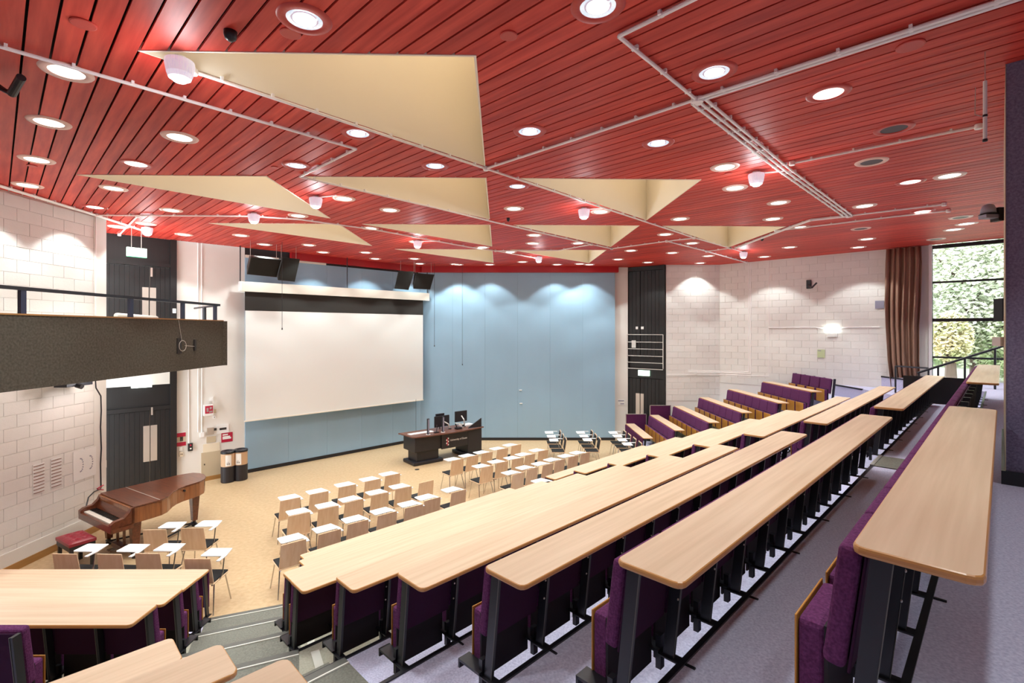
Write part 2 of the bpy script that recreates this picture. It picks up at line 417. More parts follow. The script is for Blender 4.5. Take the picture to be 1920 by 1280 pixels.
# window with black glazing bars
def window():
    w = bpy.data.objects.new('window_1', None); COL.objects.link(w); struct(w)
    w['label'] = 'tall black framed window looking onto trees'
    d = Vector((S2, -S2, 0))
    L = (Vector((14.5, 11.1, 0))-Vector((e2.x, e2.y, 0))).length
    T = Matrix.Translation((e2.x, e2.y, 0)) @ Matrix.Rotation(-PI/4, 4, 'Z')
    g = G()
    z0, z1 = 2.5, CEIL-0.02
    xs = [0.03, 1.50, 2.95, L-0.04]
    for x in xs: g.box(x-0.03, x+0.03, -0.05, 0.05, z0, z1)
    g.box(0, L, -0.05, 0.05, z1-0.10, z1).box(0, L, -0.05, 0.05, z0, z0+0.06)
    obj('window_frame', g, 'black_metal', w).matrix_local = T
    for z, h in ((CAMZ+1.32, .025), (CAMZ+.27, .045), (CAMZ-.765, .025)):
        obj('glazing_bar', G().box(0, L, -0.045, 0.045, z-h, z+h), 'black_metal', w).matrix_local = T
    zs = [z0+.05, CAMZ-.765, CAMZ+.27, CAMZ+1.32, z1-.08]
    for i in range(3):
        for j in range(4):
            obj('pane', G().box(xs[i]+.02, xs[i+1]-.02, -0.004, 0.004, zs[j]+.01, zs[j+1]-.01), 'glass', w).matrix_local = T
window()
struct(obj('trim_16', G().box(-0.02, 0.05, -0.12, 0.02, 2.5, CEIL), 'white_plastic', loc=(e2.x, e2.y, 0), rot=-PI/4))

# ------------------------------------------------------------------ plank ceiling with triangular wells
TH = math.radians(1.5)
U = Vector((math.cos(TH), math.sin(TH))); V = Vector((-math.sin(TH), math.cos(TH)))
R0 = Vector((-0.31, 4.25)); LEG = 2.88
cells = [(0,0),(-1,1),(0,1),(1,1),(-1,2),(0,2),(1,2),(2,2),(0,3),(1,3)]
tris = []
for (i, j) in cells:
    R = R0+U*(3.40*i)+V*(3.43*j)
    tris.append((R-U*LEG, R, R+V*LEG))        # sharp near-left, right angle, far tip
CA = math.radians(136.5)
CM = Matrix.Rotation(-CA, 2)
def loc2(p): return CM @ Vector((p[0], p[1]))
room = [(-8.667,-4),(14.5,-4),(14.5,11.1),(7.6,18.0),(5.7,17.98),(4.5,18.95),(3.9,18.95),(-3.3,18.6),(-10.3,11.75),(-10.3,10.47),(-8.667,10.45)]
roomL = [loc2(p) for p in room]
trisL = [[loc2(p) for p in t] for t in tris]
def span(poly, y):
    xs = []
    n = len(poly)
    for i in range(n):
        a, b = poly[i], poly[(i+1)%n]
        if (a.y-y)*(b.y-y) < 0 or abs(a.y-y) < 1e-9 and abs(b.y-y) > 1e-9:
            xs.append(a.x+(b.x-a.x)*(y-a.y)/(b.y-a.y) if abs(b.y-a.y) > 1e-9 else a.x)
    return (min(xs), max(xs)) if len(xs) >= 2 else None
def strips(g, y0, y1, z0, z1):
    cuts = sorted({y0+1e-4, y1-1e-4} | {p.y+s for t in trisL+[roomL] for p in t for s in (-1e-4, 1e-4) if y0 < p.y+s < y1})
    for ya, yb in zip(cuts[:-1], cuts[1:]):
        if yb-ya < 5e-4: continue
        ra, rb = span(roomL, ya), span(roomL, yb)
        if not ra or not rb: continue
        hs = []
        for t in trisL:
            ta, tb = span(t, ya), span(t, yb)
            if ta and tb: hs.append((ta, tb))
        hs.sort(key=lambda h: h[0][0]+h[1][0])
        sa, sb = ra[0], rb[0]
        for ta, tb in hs+[((ra[1], 0), (rb[1], 0))]:
            if ta[0] > sa+0.002 or tb[0] > sb+0.002:
                g.prism([(sa, ya), (ta[0], ya), (tb[0], yb), (sb, yb)], z0, z1)
            sa, sb = ta[1], tb[1]
ylo = min(p.y for p in roomL); yhi = max(p.y for p in roomL)
g = G(); PW = 0.171
y = ylo
while y < yhi:
    strips(g, y, min(y+1.0, yhi), 0.07, 0.12); y += 1.0
ceil = struct(obj('ceiling', g, 'void', loc=(0, 0, CEIL), rot=CA))
y = ylo
while y < yhi-0.03:
    g = G(); strips(g, y+0.008, min(y+PW-0.010, yhi), 0.0, 0.022)
    if g.f: obj('plank', g, 'plank', ceil)
    y += PW
for t in tris:
    A, R, B = [Vector((p.x, p.y)) for p in t]
    c = (A+R+B)/3
    def ins(p, d): return p+(c-p).normalized()*d
    g = G(); h = 2.3
    pts = [A, R, B]
    ou = [ins(p, 0.0) for p in pts]; inn = [ins(p, 0.03) for p in pts]
    vs = [(p.x, p.y, -0.008) for p in ou]+[(p.x, p.y, -0.008) for p in inn]+[(p.x, p.y, h) for p in inn]+[(p.x, p.y, h+.03) for p in ou]
    fs = []
    for i in range(3):
        j = (i+1)%3
        fs += [(i,j,3+j,3+i), (3+i,3+j,6+j,6+i), (9+i,9+j,j,i), (6+i,6+j,9+j,9+i)]
    g.add(vs, fs)
    well = obj('ceiling_well', g, 'cream', ceil)
    well.matrix_local = Matrix.Rotation(-CA, 4, 'Z')
    top = obj('added_well_top', G().prism([(p.x, p.y) for p in ou], h+.03, h+.04), 'diffuser', ceil)  # unseen translucent top, added so daylight brightens the well
    top.matrix_local = Matrix.Rotation(-CA, 4, 'Z')
    # little spring clips / sensors on the well face
    f = A.lerp(B, 0.45); n = (R-f).normalized(); p = f+n*0.02
    s = obj('sensor', G().lathe([(0.025, 0), (0.018, 0.02), (0.006, 0.03)], 8), 'offwhite', ceil)
    s.matrix_local = Matrix.Rotation(-CA, 4, 'Z') @ Matrix.Translation((p.x, p.y, 0.75)) @ Matrix.Rotation(PI/2, 4, Vector((n.y, -n.x, 0)))

# ------------------------------------------------------------------ recessed downlights
LIGHTS = [ # px, py, kind   w white ring, r red ring, k prismatic near lamp, o off, h half lit red
 (571,36,'k'),(125,134,'w'),(92,229,'w'),(337,257,'w'),(69,299,'w'),(255,307,'r'),(52,347,'w'),(213,352.7,'w'),(556,310,'k'),
 (178,388,'r'),(321,393.7,'w'),(559,404,'w'),(274,419,'w'),(222,425,'w'),(645,372,'w'),(671,249.6,'k'),(1121,12,'k'),(993,246,'k'),
 (1234,268,'k'),(816,310.7,'k'),(970,349,'k'),(731,393.4,'w'),(963.5,390.7,'w'),(1126,396.7,'w'),(1275,410,'w'),(694,427.6,'w'),
 (1339,135,'k'),(1553,174.7,'h'),(1676,241,'o'),(1634,303,'p'),(1359,313,'w'),(1378,352,'w'),(1460,379.6,'w'),(1449,410,'w'),
 (1621,385.6,'w'),(1707,340.6,'h'),(1780.5,329,'w'),(1730,396,'h'),(1801,407,'p'),(1502,425.6,'w'),(1812,419,'w'),(1788,430,'w'),(1755,448,'p'),
 (345,439.5,'w'),(451.7,441,'w'),(496,458,'w'),(579,459,'w'),(606,472.6,'w'),(685.5,473,'w'),(703.5,484.7,'w'),(777,484.7,'w'),
 (787,494,'w'),(853,495,'w'),(859,503,'w'),(780,453,'w'),(1001.6,440.4,'w'),(998.4,455.8,'w'),(1084,455.6,'w'),(905,463.4,'w'),(957,472,'w'),
 (979.5,490.6,'w'),(1087,494.4,'w'),(918,503,'w'),(1044.5,503.6,'w'),(1105,503.8,'w'),
 (1247.5,439,'w'),(1297.5,455.6,'w'),(1260.6,473.6,'w'),(1183,469.5,'w'),(1214.8,491.6,'w'),(1159,485.8,'w'),(1313,492.8,'w'),(1328,479.5,'w'),
 (1433,481,'w'),(1480.6,463.2,'w'),(1609.5,463.2,'w'),(1625.5,447.8,'w'),(1614,428.4,'p')]
ring_p = [(0.13,0.0),(0.135,-0.012),(0.192,-0.012),(0.202,0.0)]
def ring_mesh(m): return G().lathe(ring_p, 28, cap0=False, cap1=False).mesh('trim_ring', m, smooth=True)
rings = {'w': ring_mesh('trim_white'), 'r': ring_mesh('trim_red'), 'k': ring_mesh('trim_red'), 'o': ring_mesh('trim_red'), 'p': ring_mesh('trim_white'), 'h': ring_mesh('trim_red')}
def disc(m, r=0.10, z=-0.006): return G().lathe([(r, z), (r, z+0.004)], 28).mesh('lamp', m)
discs = {'w': disc('lamp_warm', .158), 'r': disc('lamp_warm', .135), 'o': disc('lamp_off', .135), 'p': disc('lamp_off', .135), 'h': disc('lamp_red', .135)}
refl = G().lathe([(0.133, -0.004), (0.10, 0.0), (0.07, 0.0)], 28, cap0=False).mesh('reflector', 'reflector')
kdisc = disc('lamp', 0.085, -0.007)
spots = []
LL = []
for (px, py, kd) in LIGHTS:
    p = pz(px, py, CEIL)
    if p.y > 17.9 and px < 1150: p = Vector(((px-960)/F*17.9, 17.9, CEIL))     # the row just before the red bulkhead
    LL.append((p, kd))
bands = {}
for p, kd in LL:
    b = 0 if p.y < 5.4 else 1 if p.y < 7.4 else 2 if p.y < 9.4 else 3 if p.y < 11.6 else 4 if p.y < 14.2 else 5
    bands.setdefault(b, []).append((p, kd))
bn = ['nearest the camera', 'second nearest the camera', 'third from the camera', 'fourth from the camera', 'second from the stage wall', 'nearest the stage wall']
sp_d = bpy.data.lights.new('downlight_lamp', 'SPOT'); sp_d.energy = SPOT_W*10; sp_d.spot_size = math.radians(100); sp_d.spot_blend = 0.22
sp_d.shadow_soft_size = 0.09; sp_d.color = (0.91, 1.0, 0.99)
lk = {'w': 'white-ringed lit', 'r': 'red-ringed lit', 'k': 'red-ringed lit glass', 'o': 'red-ringed unlit', 'p': 'pale-ringed unlit', 'h': 'red-ringed dim'}
for b, lst in bands.items():
    lst.sort(key=lambda t: t[0].x/t[0].y)
    for i, (p, kd) in enumerate(lst):
        t = thing('ceiling_light', '%s round ceiling downlight, %s from left in the band %s' % (lk[kd], ORD[i] if i < 20 else 'twenty-%s' % ORD[i-20], bn[b]), 'light', (p.x, p.y, CEIL), 0, 'recessed ceiling downlights')
        link('trim_ring', rings[kd], t)
        if kd == 'k': link('reflector', refl, t); link('lamp', kdisc, t)
        else: link('lamp', discs[kd], t)
        if kd in 'wrk':
            s = link('lamp_light', sp_d, t, (0, 0, -0.03))
for (px, py, r) in ((156,44,.085),(545,62,.08),(954,66,.07),(1707,85,.1),(515,313,.05),(60,310,.06),(905,320,.05),(1366,325,.06)):
    p = pz(px, py, CEIL)
    tag(obj('cover_plate', G().lathe([(r,0),(r,-.008),(r*.9,-.012)], 24), 'trim_red', loc=p),
        {156:'red round blanking plate in the top left planks',545:'red blanking plate beside the large upper left downlight',954:'red blanking plate right of the largest ceiling well',
         1707:'red blanking plate below the double conduit, far right',515:'small pale blanking plate left of a downlight over the second well row',60:'thin red blanking plate above the left wall',
         905:'small red blanking plate by the conduit junction in mid ceiling',1366:'small pale blanking plate below a right-hand downlight'}[px], 'plate')
# downlights of the same kind continue over the seats behind the camera
for (x, y) in ((-6,1.5),(-2.5,1.8),(1.5,1.5),(5,2.2),(8.5,4.5),(-5,-1.5),(0,-1.5),(5,-1.5),(10,1.0)):
    s = link('ceiling_lamp_light', sp_d, None, (x, y, CEIL-0.03)); 

# ------------------------------------------------------------------ conduits
def conduit(pts, label, r=0.017, zoff=-0.03, clip=0.42, double=0.0, n=1, on=None):
    t = thing('conduit', label, 'conduit')
    P = [pz(x, y, CEIL+zoff) if on is None else on(x, y) for (x, y) in pts]
    for c in range(n):
        Q = []
        for i, p in enumerate(P):
            d = (P[min(i+1, len(P)-1)]-P[max(i-1, 0)]).normalized()
            off = Vector((-d.y, d.x, 0))*double*(c-(n-1)/2)
            Q.append(p+off)
        g = G().path(Q, r, 8); obj('tube', g, 'pipe', t)
        if clip:
            cm = G().box(-.012,.012,-.03,.03,-.004,.034).mesh('clip', 'pipe')
            for a, b in zip(Q[:-1], Q[1:]):
                L = (b-a).length; k = int(L/clip)
                ang = math.atan2((b-a).y, (b-a).x)
                for j in range(k):
                    q = a+(b-a)*((j+.5)/k)
                    if abs((b-a).z) < 0.3: link('clip', cm, t, q, ang)
    for q in (P[0], P[-1]):
        if on is None: link('junction_box', JB, t, q)
    return t
JB = G().lathe([(0.035,-.03),(0.04,-.02),(0.04,.02),(0.03,.03)], 14).mesh('junction_box', 'pipe')
conduit([(362,134),(911,316),(1133,390),(1236,424),(1301.6,445.6),(1369,465)], 'long white conduit along the diagonal edges of the largest ceiling wells')
conduit([(-60,70),(668,279),(562,331),(820,390),(930,417),(1109,458),(1147,466)], 'white conduit across the left planks that doubles back below the second wells')
conduit([(911,316),(1303,187)], 'white conduit running up right from the mid ceiling junction')
conduit([(1312,186),(1960,-22)], 'pair of white conduits crossing the upper right planks', n=2, double=0.06)
conduit([(1330,-16),(1160,68),(1310,190)], 'white conduit with a round box near the top of the ceiling')
conduit([(1310,190),(1470,318),(1590,405)], 'bundle of three white conduits down the right-hand ceiling', n=3, double=0.07)
conduit([(1485,306),(1835,237)], 'white conduit over the right-hand planks toward the dark column')
conduit([(-60,330),(182,404),(280,436)], 'pair of white conduits beside the top of the left wall', n=2, double=0.06)
conduit([(182,403),(470,405),(560,411),(700,430),(900,466.7),(929,470),(1003,483)], 'white conduit below the rearmost left wells')
conduit([(929,470),(1048,469),(1109,458)], 'short white conduit over the middle of the far ceiling')
conduit([(1147,466),(1250,452),(1301,446)], 'white conduit joining two wells at the far right')
conduit([(1250,452),(1325,471),(1369,465)], 'white conduit looping below the far right well')
conduit([(1325,471),(1400,492)], 'thick white conduit reaching the right block wall', r=0.02)
conduit([(1595,404),(1521,412),(1492,422),(1380,464)], 'flat white trunking along the edge of the rightmost well', r=0.03)
conduit([(1595,404),(1770,383)], 'thin white conduit toward the window, upper of two')
conduit([(1455,432.5),(1677,406),(1778,395)], 'thin white conduit toward the window, lower of two')
conduit([(224,440),(258,405)], 'short white conduit crossing two others above the left doors', clip=0)
# bulkhead lamps hanging under the planks
def bulkhead(px, py, label, arm=None, W_=BULK_W):
    p = pz(px, py, CEIL-0.10)
    t = thing('bulkhead_lamp', label, 'lamp', (p.x, p.y, CEIL-0.02), 0, 'ribbed bulkhead lamps')
    obj('base', G().lathe([(0.05,.02),(0.06,0.0),(0.06,-.02)], 16), 'white_plastic', t)
    obj('diffuser', G().lathe([(0.112,-.02),(0.114,-.05),(0.10,-.13),(0.085,-.17),(0.06,-.185)], 24), 'bulk', t, smooth=False)
    obj('lamp', G().lathe([(0.05,-.187),(0.05,-.195)], 12), 'lamp', t)
    if arm:
        q = pz(arm[0], arm[1], CEIL-0.03)
        obj('arm', G().tube((0,0,-.01), (q.x-p.x, q.y-p.y, -.01), 0.012, 8), 'pipe', t)
    d = bpy.data.lights.new('bulkhead_light', 'POINT'); d.energy = W_; d.shadow_soft_size = 0.08; d.color = (0.95, 0.97, 1.0)
    link('lamp_light', d, t, (0, 0, -0.27))
bulkhead(337,128, 'large ribbed bulkhead lamp at the tip of the largest ceiling well', (365,135))
bulkhead(1418,334, 'ribbed bulkhead lamp beside the three conduits on the right', (1470,320))
bulkhead(1095,399, 'ribbed bulkhead lamp under the right-hand well of the second row', (1133,390))
bulkhead(783,457, 'ribbed bulkhead lamp above the right pair of loudspeakers', (817,452))
bulkhead(476,408, 'ribbed bulkhead lamp on the conduit above the white pier')
bulkhead(1010,485.5, 'ribbed bulkhead lamp at the end of the conduit above the blue wall')
bulkhead(1394,477, 'ribbed bulkhead lamp close to the right block wall', (1369,465))
bulkhead(276,432, 'ribbed bulkhead lamp above the upper left doors')
bulkhead(592,378, 'small clear lamp left of the second row wells', (630,366))
# ceiling devices
for px, py, r, lab in ((432,66,.05,'black dome camera on the ceiling left of the largest well'),(953,411,.035,'small black dome camera in mid ceiling'),(1429,448,.04,'small black dome camera by the rightmost ceiling well')):
    p = pz(px, py, CEIL-.03)
    tag(obj('dome_camera', G().lathe([(r,.03),(r,0),(r*.8,-.03),(r*.3,-.05)], 16), 'black_metal', loc=p, smooth=True), lab, 'camera')
def bracket(loc, rot, lab, s=1.0, mirror=1):
    t = thing('projector_bracket', lab, 'bracket', loc, rot)
    obj('wall_plate', G().box(-.07*s,.07*s,-.05,.0,-.14*s,.14*s), 'black_metal', t, bevel=.01)
    obj('arm', G().tube((0,-.05,-.03*s), (mirror*.18*s,-.40*s,-.14*s), .025*s).tube((mirror*.18*s,-.40*s,-.14*s), (mirror*.32*s,-.45*s,0), .025*s), 'black_metal', t)
    return t
p = pr(1517, 533, 25.55); bracket(p, -PI/4, 'black angled speaker bracket high on the right block wall', 1.0)
t = thing('camera_bracket', 'black angled camera on an arm at the upper left edge', 'camera')
a_, b_, c_ = at(-30,150,4.6), at(22,176,4.6), at(40,145,4.45)
obj('arm', G().tube(a_, b_, .022).tube(a_+Vector((0,0,.05)), b_, .012), 'black_metal', t)
obj('camera_body', G().tube(b_, c_, .035, 12), 'black_metal', t)

# ------------------------------------------------------------------ doors
def quad_on(fn, x0, y0, x1, y1, g, out=0.0, th=0.012, n=Vector((S2,-S2,0))):
    """box lying on a wall plane given by two opposite photo corners; out = distance proud of the wall"""
    a = fn(x0, y0); b = fn(x1, y1)
    z0, z1 = sorted((a.z, b.z)); A = Vector((a.x, a.y, 0)); B = Vector((b.x, b.y, 0)); A += n*out; B += n*out
    C = B+n*th; D = A+n*th
    g.prism([(A.x,A.y),(B.x,B.y),(C.x,C.y),(D.x,D.y)], z0, z1)
    return g
nl = Vector((S2,-S2,0)); nr = Vector((-S2,-S2,0))
def box_wall(name, x0, x1, z0, z1, m, parent, out, th, D=22.08, label=None):
    """x given as photo column, heights in metres, on the stage-left diagonal"""
    g = G(); a = pl(x0, 618, D); b = pl(x1, 618, D)
    A = Vector((a.x,a.y,0))+nl*out; B = Vector((b.x,b.y,0))+nl*out
    g.prism([(A.x,A.y),(B.x,B.y),((B+nl*th).x,(B+nl*th).y),((A+nl*th).x,(A+nl*th).y)], z0, z1)
    return obj(name, g, m, parent, label=label)
def double_door(nm, z0, ztop, zleaf, boards, label):
    d = bpy.data.objects.new(nm, None); COL.objects.link(d); struct(d); d['label'] = label
    f = G()
    box_wall('door_frame', 318, 330, z0, ztop, 'black_panel', d, 0.0, 0.10)
    box_wall('door_frame', 168, 176, z0, ztop, 'black_panel', d, 0.0, 0.08)
    box_wall('transom_rail', 176, 318, zleaf, zleaf+0.10, 'black_panel', d, 0.0, 0.08)
    box_wall('transom_panel', 176, 318, zleaf+.10, ztop, 'black_panel', d, 0.0, 0.03)
    for (xa, xb) in ((176, 280), (281.2, 318)):
        leaf = bpy.data.objects.new('door_leaf', None); COL.objects.link(leaf); leaf.parent = d
        n = int(abs(xb-xa)/9)
        for i in range(n):
            u0 = xa+(xb-xa)*i/n+0.25; u1 = xa+(xb-xa)*(i+1)/n-0.15
            box_wall('board', u0, u1, z0+.02, zleaf-.01, 'black_panel', leaf, 0.0, 0.045)
    return d
dl = double_door('door_1', 0.0, 2.76, 2.10, 1, 'black boarded double doors behind the piano')
for (xa, xb) in ((268,280),(281.6,294)): box_wall('push_plate', xa, xb, 0.79, 1.71, 'steel', dl, 0.046, 0.006)
box_wall('hand_plate', 282, 285.5, 1.98, 2.18, 'steel', dl, 0.082, 0.006)
box_wall('hinge_plate', 197.5, 199.5, 0.80, 0.98, 'steel', dl, 0.05, 0.01)
du = double_door('door_2', 3.6, CEIL, 5.82, 1, 'black boarded double doors at balcony level')
for (xa, xb) in ((266,278),(280.2,292)): box_wall('push_plate', xa, xb, 4.2, 5.27, 'steel', du, 0.046, 0.006)
box_wall('hand_plate', 281, 285, 5.55, 5.78, 'steel', du, 0.082, 0.006)
box_wall('door_box', 322, 328, 4.62, 4.74, 'white_plastic', du, 0.10, 0.04)
# pale lintel and black jamb between the two doors, under the balcony
g = G(); a = pl(150, 618); b = pl(316, 618)
struct(box_wall('trim_17', 150, 316.5, 2.76, 3.6, 'white_wall', None, 0.0, 0.12))
struct(box_wall('trim_18', 316.5, 330, 2.76, 3.6, 'black_panel', None, 0.0, 0.11))
# right doors (behind the far block)
dr = bpy.data.objects.new('door_3', None); COL.objects.link(dr); struct(dr); dr['label'] = 'tall black boarded double doors right of the blue wall'
da = Vector((4.42, 18.85, 0)); db = Vector((5.62, 17.98, 0)); dd = (db-da).normalized(); dn = Vector((dd.y, -dd.x, 0)); DL = (db-da).length
Tdr = Matrix.Translation(da+dn*0.0) @ Matrix(((dd.x, dn.x, 0, 0), (dd.y, dn.y, 0, 0), (0, 0, 1, 0), (0, 0, 0, 1)))
def dbox(nm, x0, x1, y0, y1, z0, z1, m, par=dr, label=None):
    o = obj(nm, G().box(x0*DL, x1*DL, y0, y1, z0, z1, T=Tdr), m, par, label=label); return o
dbox('door_frame', 0, .05, 0, .08, 0, CEIL, 'black_panel'); dbox('door_frame', .95, 1, 0, .08, 0, CEIL, 'black_panel'); dbox('door_frame', 0, 1, 0, .09, CEIL-.16, CEIL-.02, 'black_panel')
for z0, z1 in ((0.02, 2.35), (3.15, CEIL-.18)):
    for xa, xb in ((.055, .36), (.372, .945)):
        leaf = bpy.data.objects.new('door_leaf', None); COL.objects.link(leaf); leaf.parent = dr
        n = 3 if xb < .5 else 6
        for i in range(n): dbox('board', xa+(xb-xa)*i/n+.004, xa+(xb-xa)*(i+1)/n-.003, 0, .045, z0, z1, 'black_panel', leaf)
dbox('transom_panel', .05, .95, 0, .06, 2.37, 2.72, 'black_panel')
dbox('push_plate', .25, .355, .046, .055, .8, 1.78, 'steel'); dbox('push_plate', .375, .46, .046, .055, .8, 1.78, 'steel')
dbox('handle_plate', .25, .31, .046, .06, 4.2, 4.3, 'sign_white'); dbox('handle_plate', .39, .46, .046, .06, 4.2, 4.3, 'sign_white')
t = thing('door_railing', 'dark barred guard rail across the right-hand black doors', 'railing')
g = G()
for x in (.03, .97): obj('post', G().box(x*DL-.015, x*DL+.015, .10, .13, 2.75, 4.0, T=Tdr), 'alu', t)
for z in (4.0, 3.72, 3.46, 3.2, 2.95, 2.72): obj('bar', G().box(.03*DL, .97*DL, .105, .125, z-.012, z+.012, T=Tdr), 'alu', t)
obj('lock_box', G().box(.16*DL, .27*DL, .09, .13, 3.5, 3.78, T=Tdr), 'alu', t)

# ------------------------------------------------------------------ balcony
bx = -6.9; bz0, bz1 = 3.33, 4.385
bp = [(bx, -3.5), (bx, 11.70), (-8.65, 13.32), (-8.86, 13.11), (-10.2, 11.78), (-9.0, 10.5), (-8.64, 10.45), (-8.64, -3.5)]
bal = bpy.data.objects.new('trim_19', None); COL.objects.link(bal); struct(bal); bal['label'] = 'balcony clad in dark grey carpet'
obj('balcony_fascia', G().box(bx-.12, bx, -3.5, 11.70, bz0, bz1), 'bal', bal)
g = G(); strip_between(g, (bx, 11.70), (-8.62, 13.35), 0.1, bz0, bz1, 0.0); obj('balcony_end', g, 'bal', bal)
obj('balcony_slab', G().prism([(bx-.12,-3.5),(bx-.12,11.6),(-8.72,13.2),(-10.2,11.8),(-8.95,10.5),(-8.64,10.4),(-8.64,-3.5)], 3.45, 3.6), 'offwhite', bal)
obj('capping', G().box(bx-.14, bx+.015, -3.5, 11.72, bz1, bz1+.022), 'wood_skirt', bal)
for i, y in enumerate((3.5, 7.0, 9.6)):  # unseen lamps added here to brighten the lower left wall
    t = thing('added_soffit_lamp', 'added round fill lamp under the balcony, %s from the doors' % ORD[2-i], 'lamp', (-7.75, y, 3.44))
    obj('diffuser', G().lathe([(.14,.01),(.14,-.03),(.10,-.06)], 20), 'lamp_red', t)
    d = bpy.data.lights.new('soffit_fill_light', 'POINT'); d.energy = SOFFIT_FILL_W; d.shadow_soft_size = .12; d.color = (1.0, .95, .95); link('lamp_light', d, t, (0,0,-.15))
t = thing('balcony_railing', 'black steel handrail along the top of the balcony', 'railing')
zr = CAMZ+.585
obj('handrail', G().box(bx-.09, bx-.03, -3.5, 11.66, zr-.025, zr+.025), 'black_metal', t)
g = G(); g.tube((bx-.06, 11.6, zr-.01), (-8.5, 13.14, zr-.01), .025); obj('end_rail', g, 'black_metal', t)
for y in (4.9, 6.97, 8.95, 10.37, 11.3+.2):
    obj('post', G().box(bx-.085, bx-.035, y-.04, y+.04, bz1, zr-.02), 'navy_metal', t)
obj('post', G().box(-7.75, -7.70, 12.28, 12.36, bz1-.4, zr-.03), 'black_metal', t)
t = thing('cable_bracket', 'coiled grey cable on a small bracket fixed to the balcony front', 'bracket')
def bal_at(px, py): return Vector((bx+.02, bx/((px-960)/F), CAMZ-(py-618)/F*(bx/((px-960)/F))))
c = bal_at(339, 648); R_ = .11
obj('cable', G().path([c+Vector((0.02, R_*math.cos(a*PI/9), R_*math.sin(a*PI/9))) for a in range(19)], .006).path([c+Vector((0,0,R_)), bal_at(333,600)], .005).path([c+Vector((0,.1,0)), c+Vector((0,.45,-.03))], .006), 'alu', t)
obj('plate', G().box(bx, bx+.02, c.y-.13, c.y+.0, c.z-.16, c.z+.16).box(bx, bx+.03, c.y+.40, c.y+.46, c.z-.12, c.z+.12), 'spk', t)
p = bal_at(245, 590); p = at(245, 592, 10.2)
tag(obj('cable_bundle', G().tube((-7.25,9.0,4.43), (-7.25,10.0,4.41), .06, 10, .05), 'offwhite', smooth=True), 'pale rolled bundle lying on the balcony ledge before the doors', 'bundle')
p = at(133, 722, 8.9)
tag(obj('projector_box', G().box(-.28,.28,-.12,.12,-.09,.05).tube((-.05,-.1,-.07),(-.05,-.2,-.1),.05).box(-.03,.03,-.03,.03,.04,.26), 'black_metal', loc=(-8.35, 9.35, 3.20), rot=PI/2), 'small black device box under the balcony near the left wall', 'box')

# ------------------------------------------------------------------ exit signs
t = thing('exit_sign', 'glowing green-white exit sign hanging before the upper left doors', 'sign')
a = at(237, 463, 11.2); b = at(274, 481, 11.5)
g = G(); strip_between(g, a, b, .05, a.z-.20, a.z+.0); obj('light_box', g, 'exit', t)
g = G(); strip_between(g, a, b, .052, a.z-.212, a.z-.2, .001); obj('green_rim', g, 'green', t)
for f_ in (.25, .75):
    q = a.lerp(b, f_); obj('chain', G().tube((q.x, q.y, a.z), (q.x, q.y, CEIL), .006, 5), 'alu', t)
t = thing('exit_sign', 'glowing emergency light on the right block wall above the seats', 'sign')
g = quad_on(pr, 1547, 612, 1574, 623, G(), .02, .09, nr); obj('light_box', g, 'glow', t)
g = quad_on(pr, 1552, 623, 1571, 631, G(), .02, .05, nr); obj('legend_panel', g, 'sign_white', t)
t = thing('exit_sign', 'small glowing exit sign on the right-hand black doors', 'sign')
obj('light_box', G().box(.33*DL, .62*DL, .07, .12, 2.46, 2.66, T=Tdr), 'exit', t)
t = thing('exit_sign', 'flat glowing sign tube under the lintel of the lower left doors', 'sign')
g = G(); a = pl(246, 618, 21.8); b = pl(284, 618, 21.8); strip_between(g, a, b, .06, 2.72, 2.79); obj('light_box', g, 'glow', t)

# ------------------------------------------------------------------ wall fittings on the white pier
def flat(name, x0, y0, x1, y1, m, label, cat, fn=pl, n=nl, th=.012, out=0.0, parts=()):
    t = thing(name, label, cat)
    obj('board', quad_on(fn, x0, y0, x1, y1, G(), out, th, n), m, t)
    for (nm, a, b, c, d, mm) in parts:
        obj(nm, quad_on(fn, a, b, c, d, G(), out+th, .004, n), mm, t)
    return t
flat('defibrillator_cabinet', 380.5,759,398,777, 'sign_white', 'white cabinet with a dark red emblem panel on the white pier', 'cabinet', th=.12,
     parts=(('emblem_panel',382.5,760.5,397,773,'red_sign'),('emblem_mark',385,764,389,771,'sign_white'),('emblem_mark',391,762,395,766,'sign_white'),('emblem_mark',390,769,396,772,'sign_white')))
flat('wall_box', 398.5,767,404.5,773.5, 'beige', 'small beige box right of the defibrillator cabinet', 'box', th=.05)
flat('wall_box', 399,779,403.5,784, 'sign_white', 'tiny white socket below the small beige box', 'box', th=.03, parts=(('dot',400.8,781,402,782.5,'spk'),))
flat('wall_box', 393.5,745,399,751, 'sign_white', 'small white sensor above the defibrillator cabinet', 'box', th=.04)
flat('wall_control_unit', 387.5,802,400,813, 'steel', 'dull metal control panel on the white pier', 'panel', th=.06, parts=(('screen',400,802,405,806,'spk'),))
flat('wall_control_unit', 406,797,428,810, 'white_plastic', 'white wall panel with a black slot on the white pier', 'panel', th=.03, parts=(('slot',411,802,424,804.5,'spk'),))
flat('blank_plate', 387,819,404.5,828, 'beige', 'beige blank plate below the metal control panel', 'plate', th=.015)
flat('notice', 415,812,436,826.5, 'red_sign', 'red notice with pale lines of text on the white pier', 'notice', parts=(('text_line',417,814,427,815.2,'sign_white'),('text_line',417,818,431,819,'sign_white'),('text_line',417,820.5,433,821.5,'sign_white')))
flat('notice', 331,811.5,348.5,827, 'sign_white', 'poster with a red band and small picture beside the left doors', 'poster', parts=(('red_band',331.5,812,348,817.5,'red_sign'),('picture',332,819.5,348,826.5,'beige'),('dark_picture',337,818.5,343,826,'spk')))
flat('notice', 331.5,830,348.5,834.5, 'red_sign', 'narrow red label strip below the poster beside the left doors', 'sign')
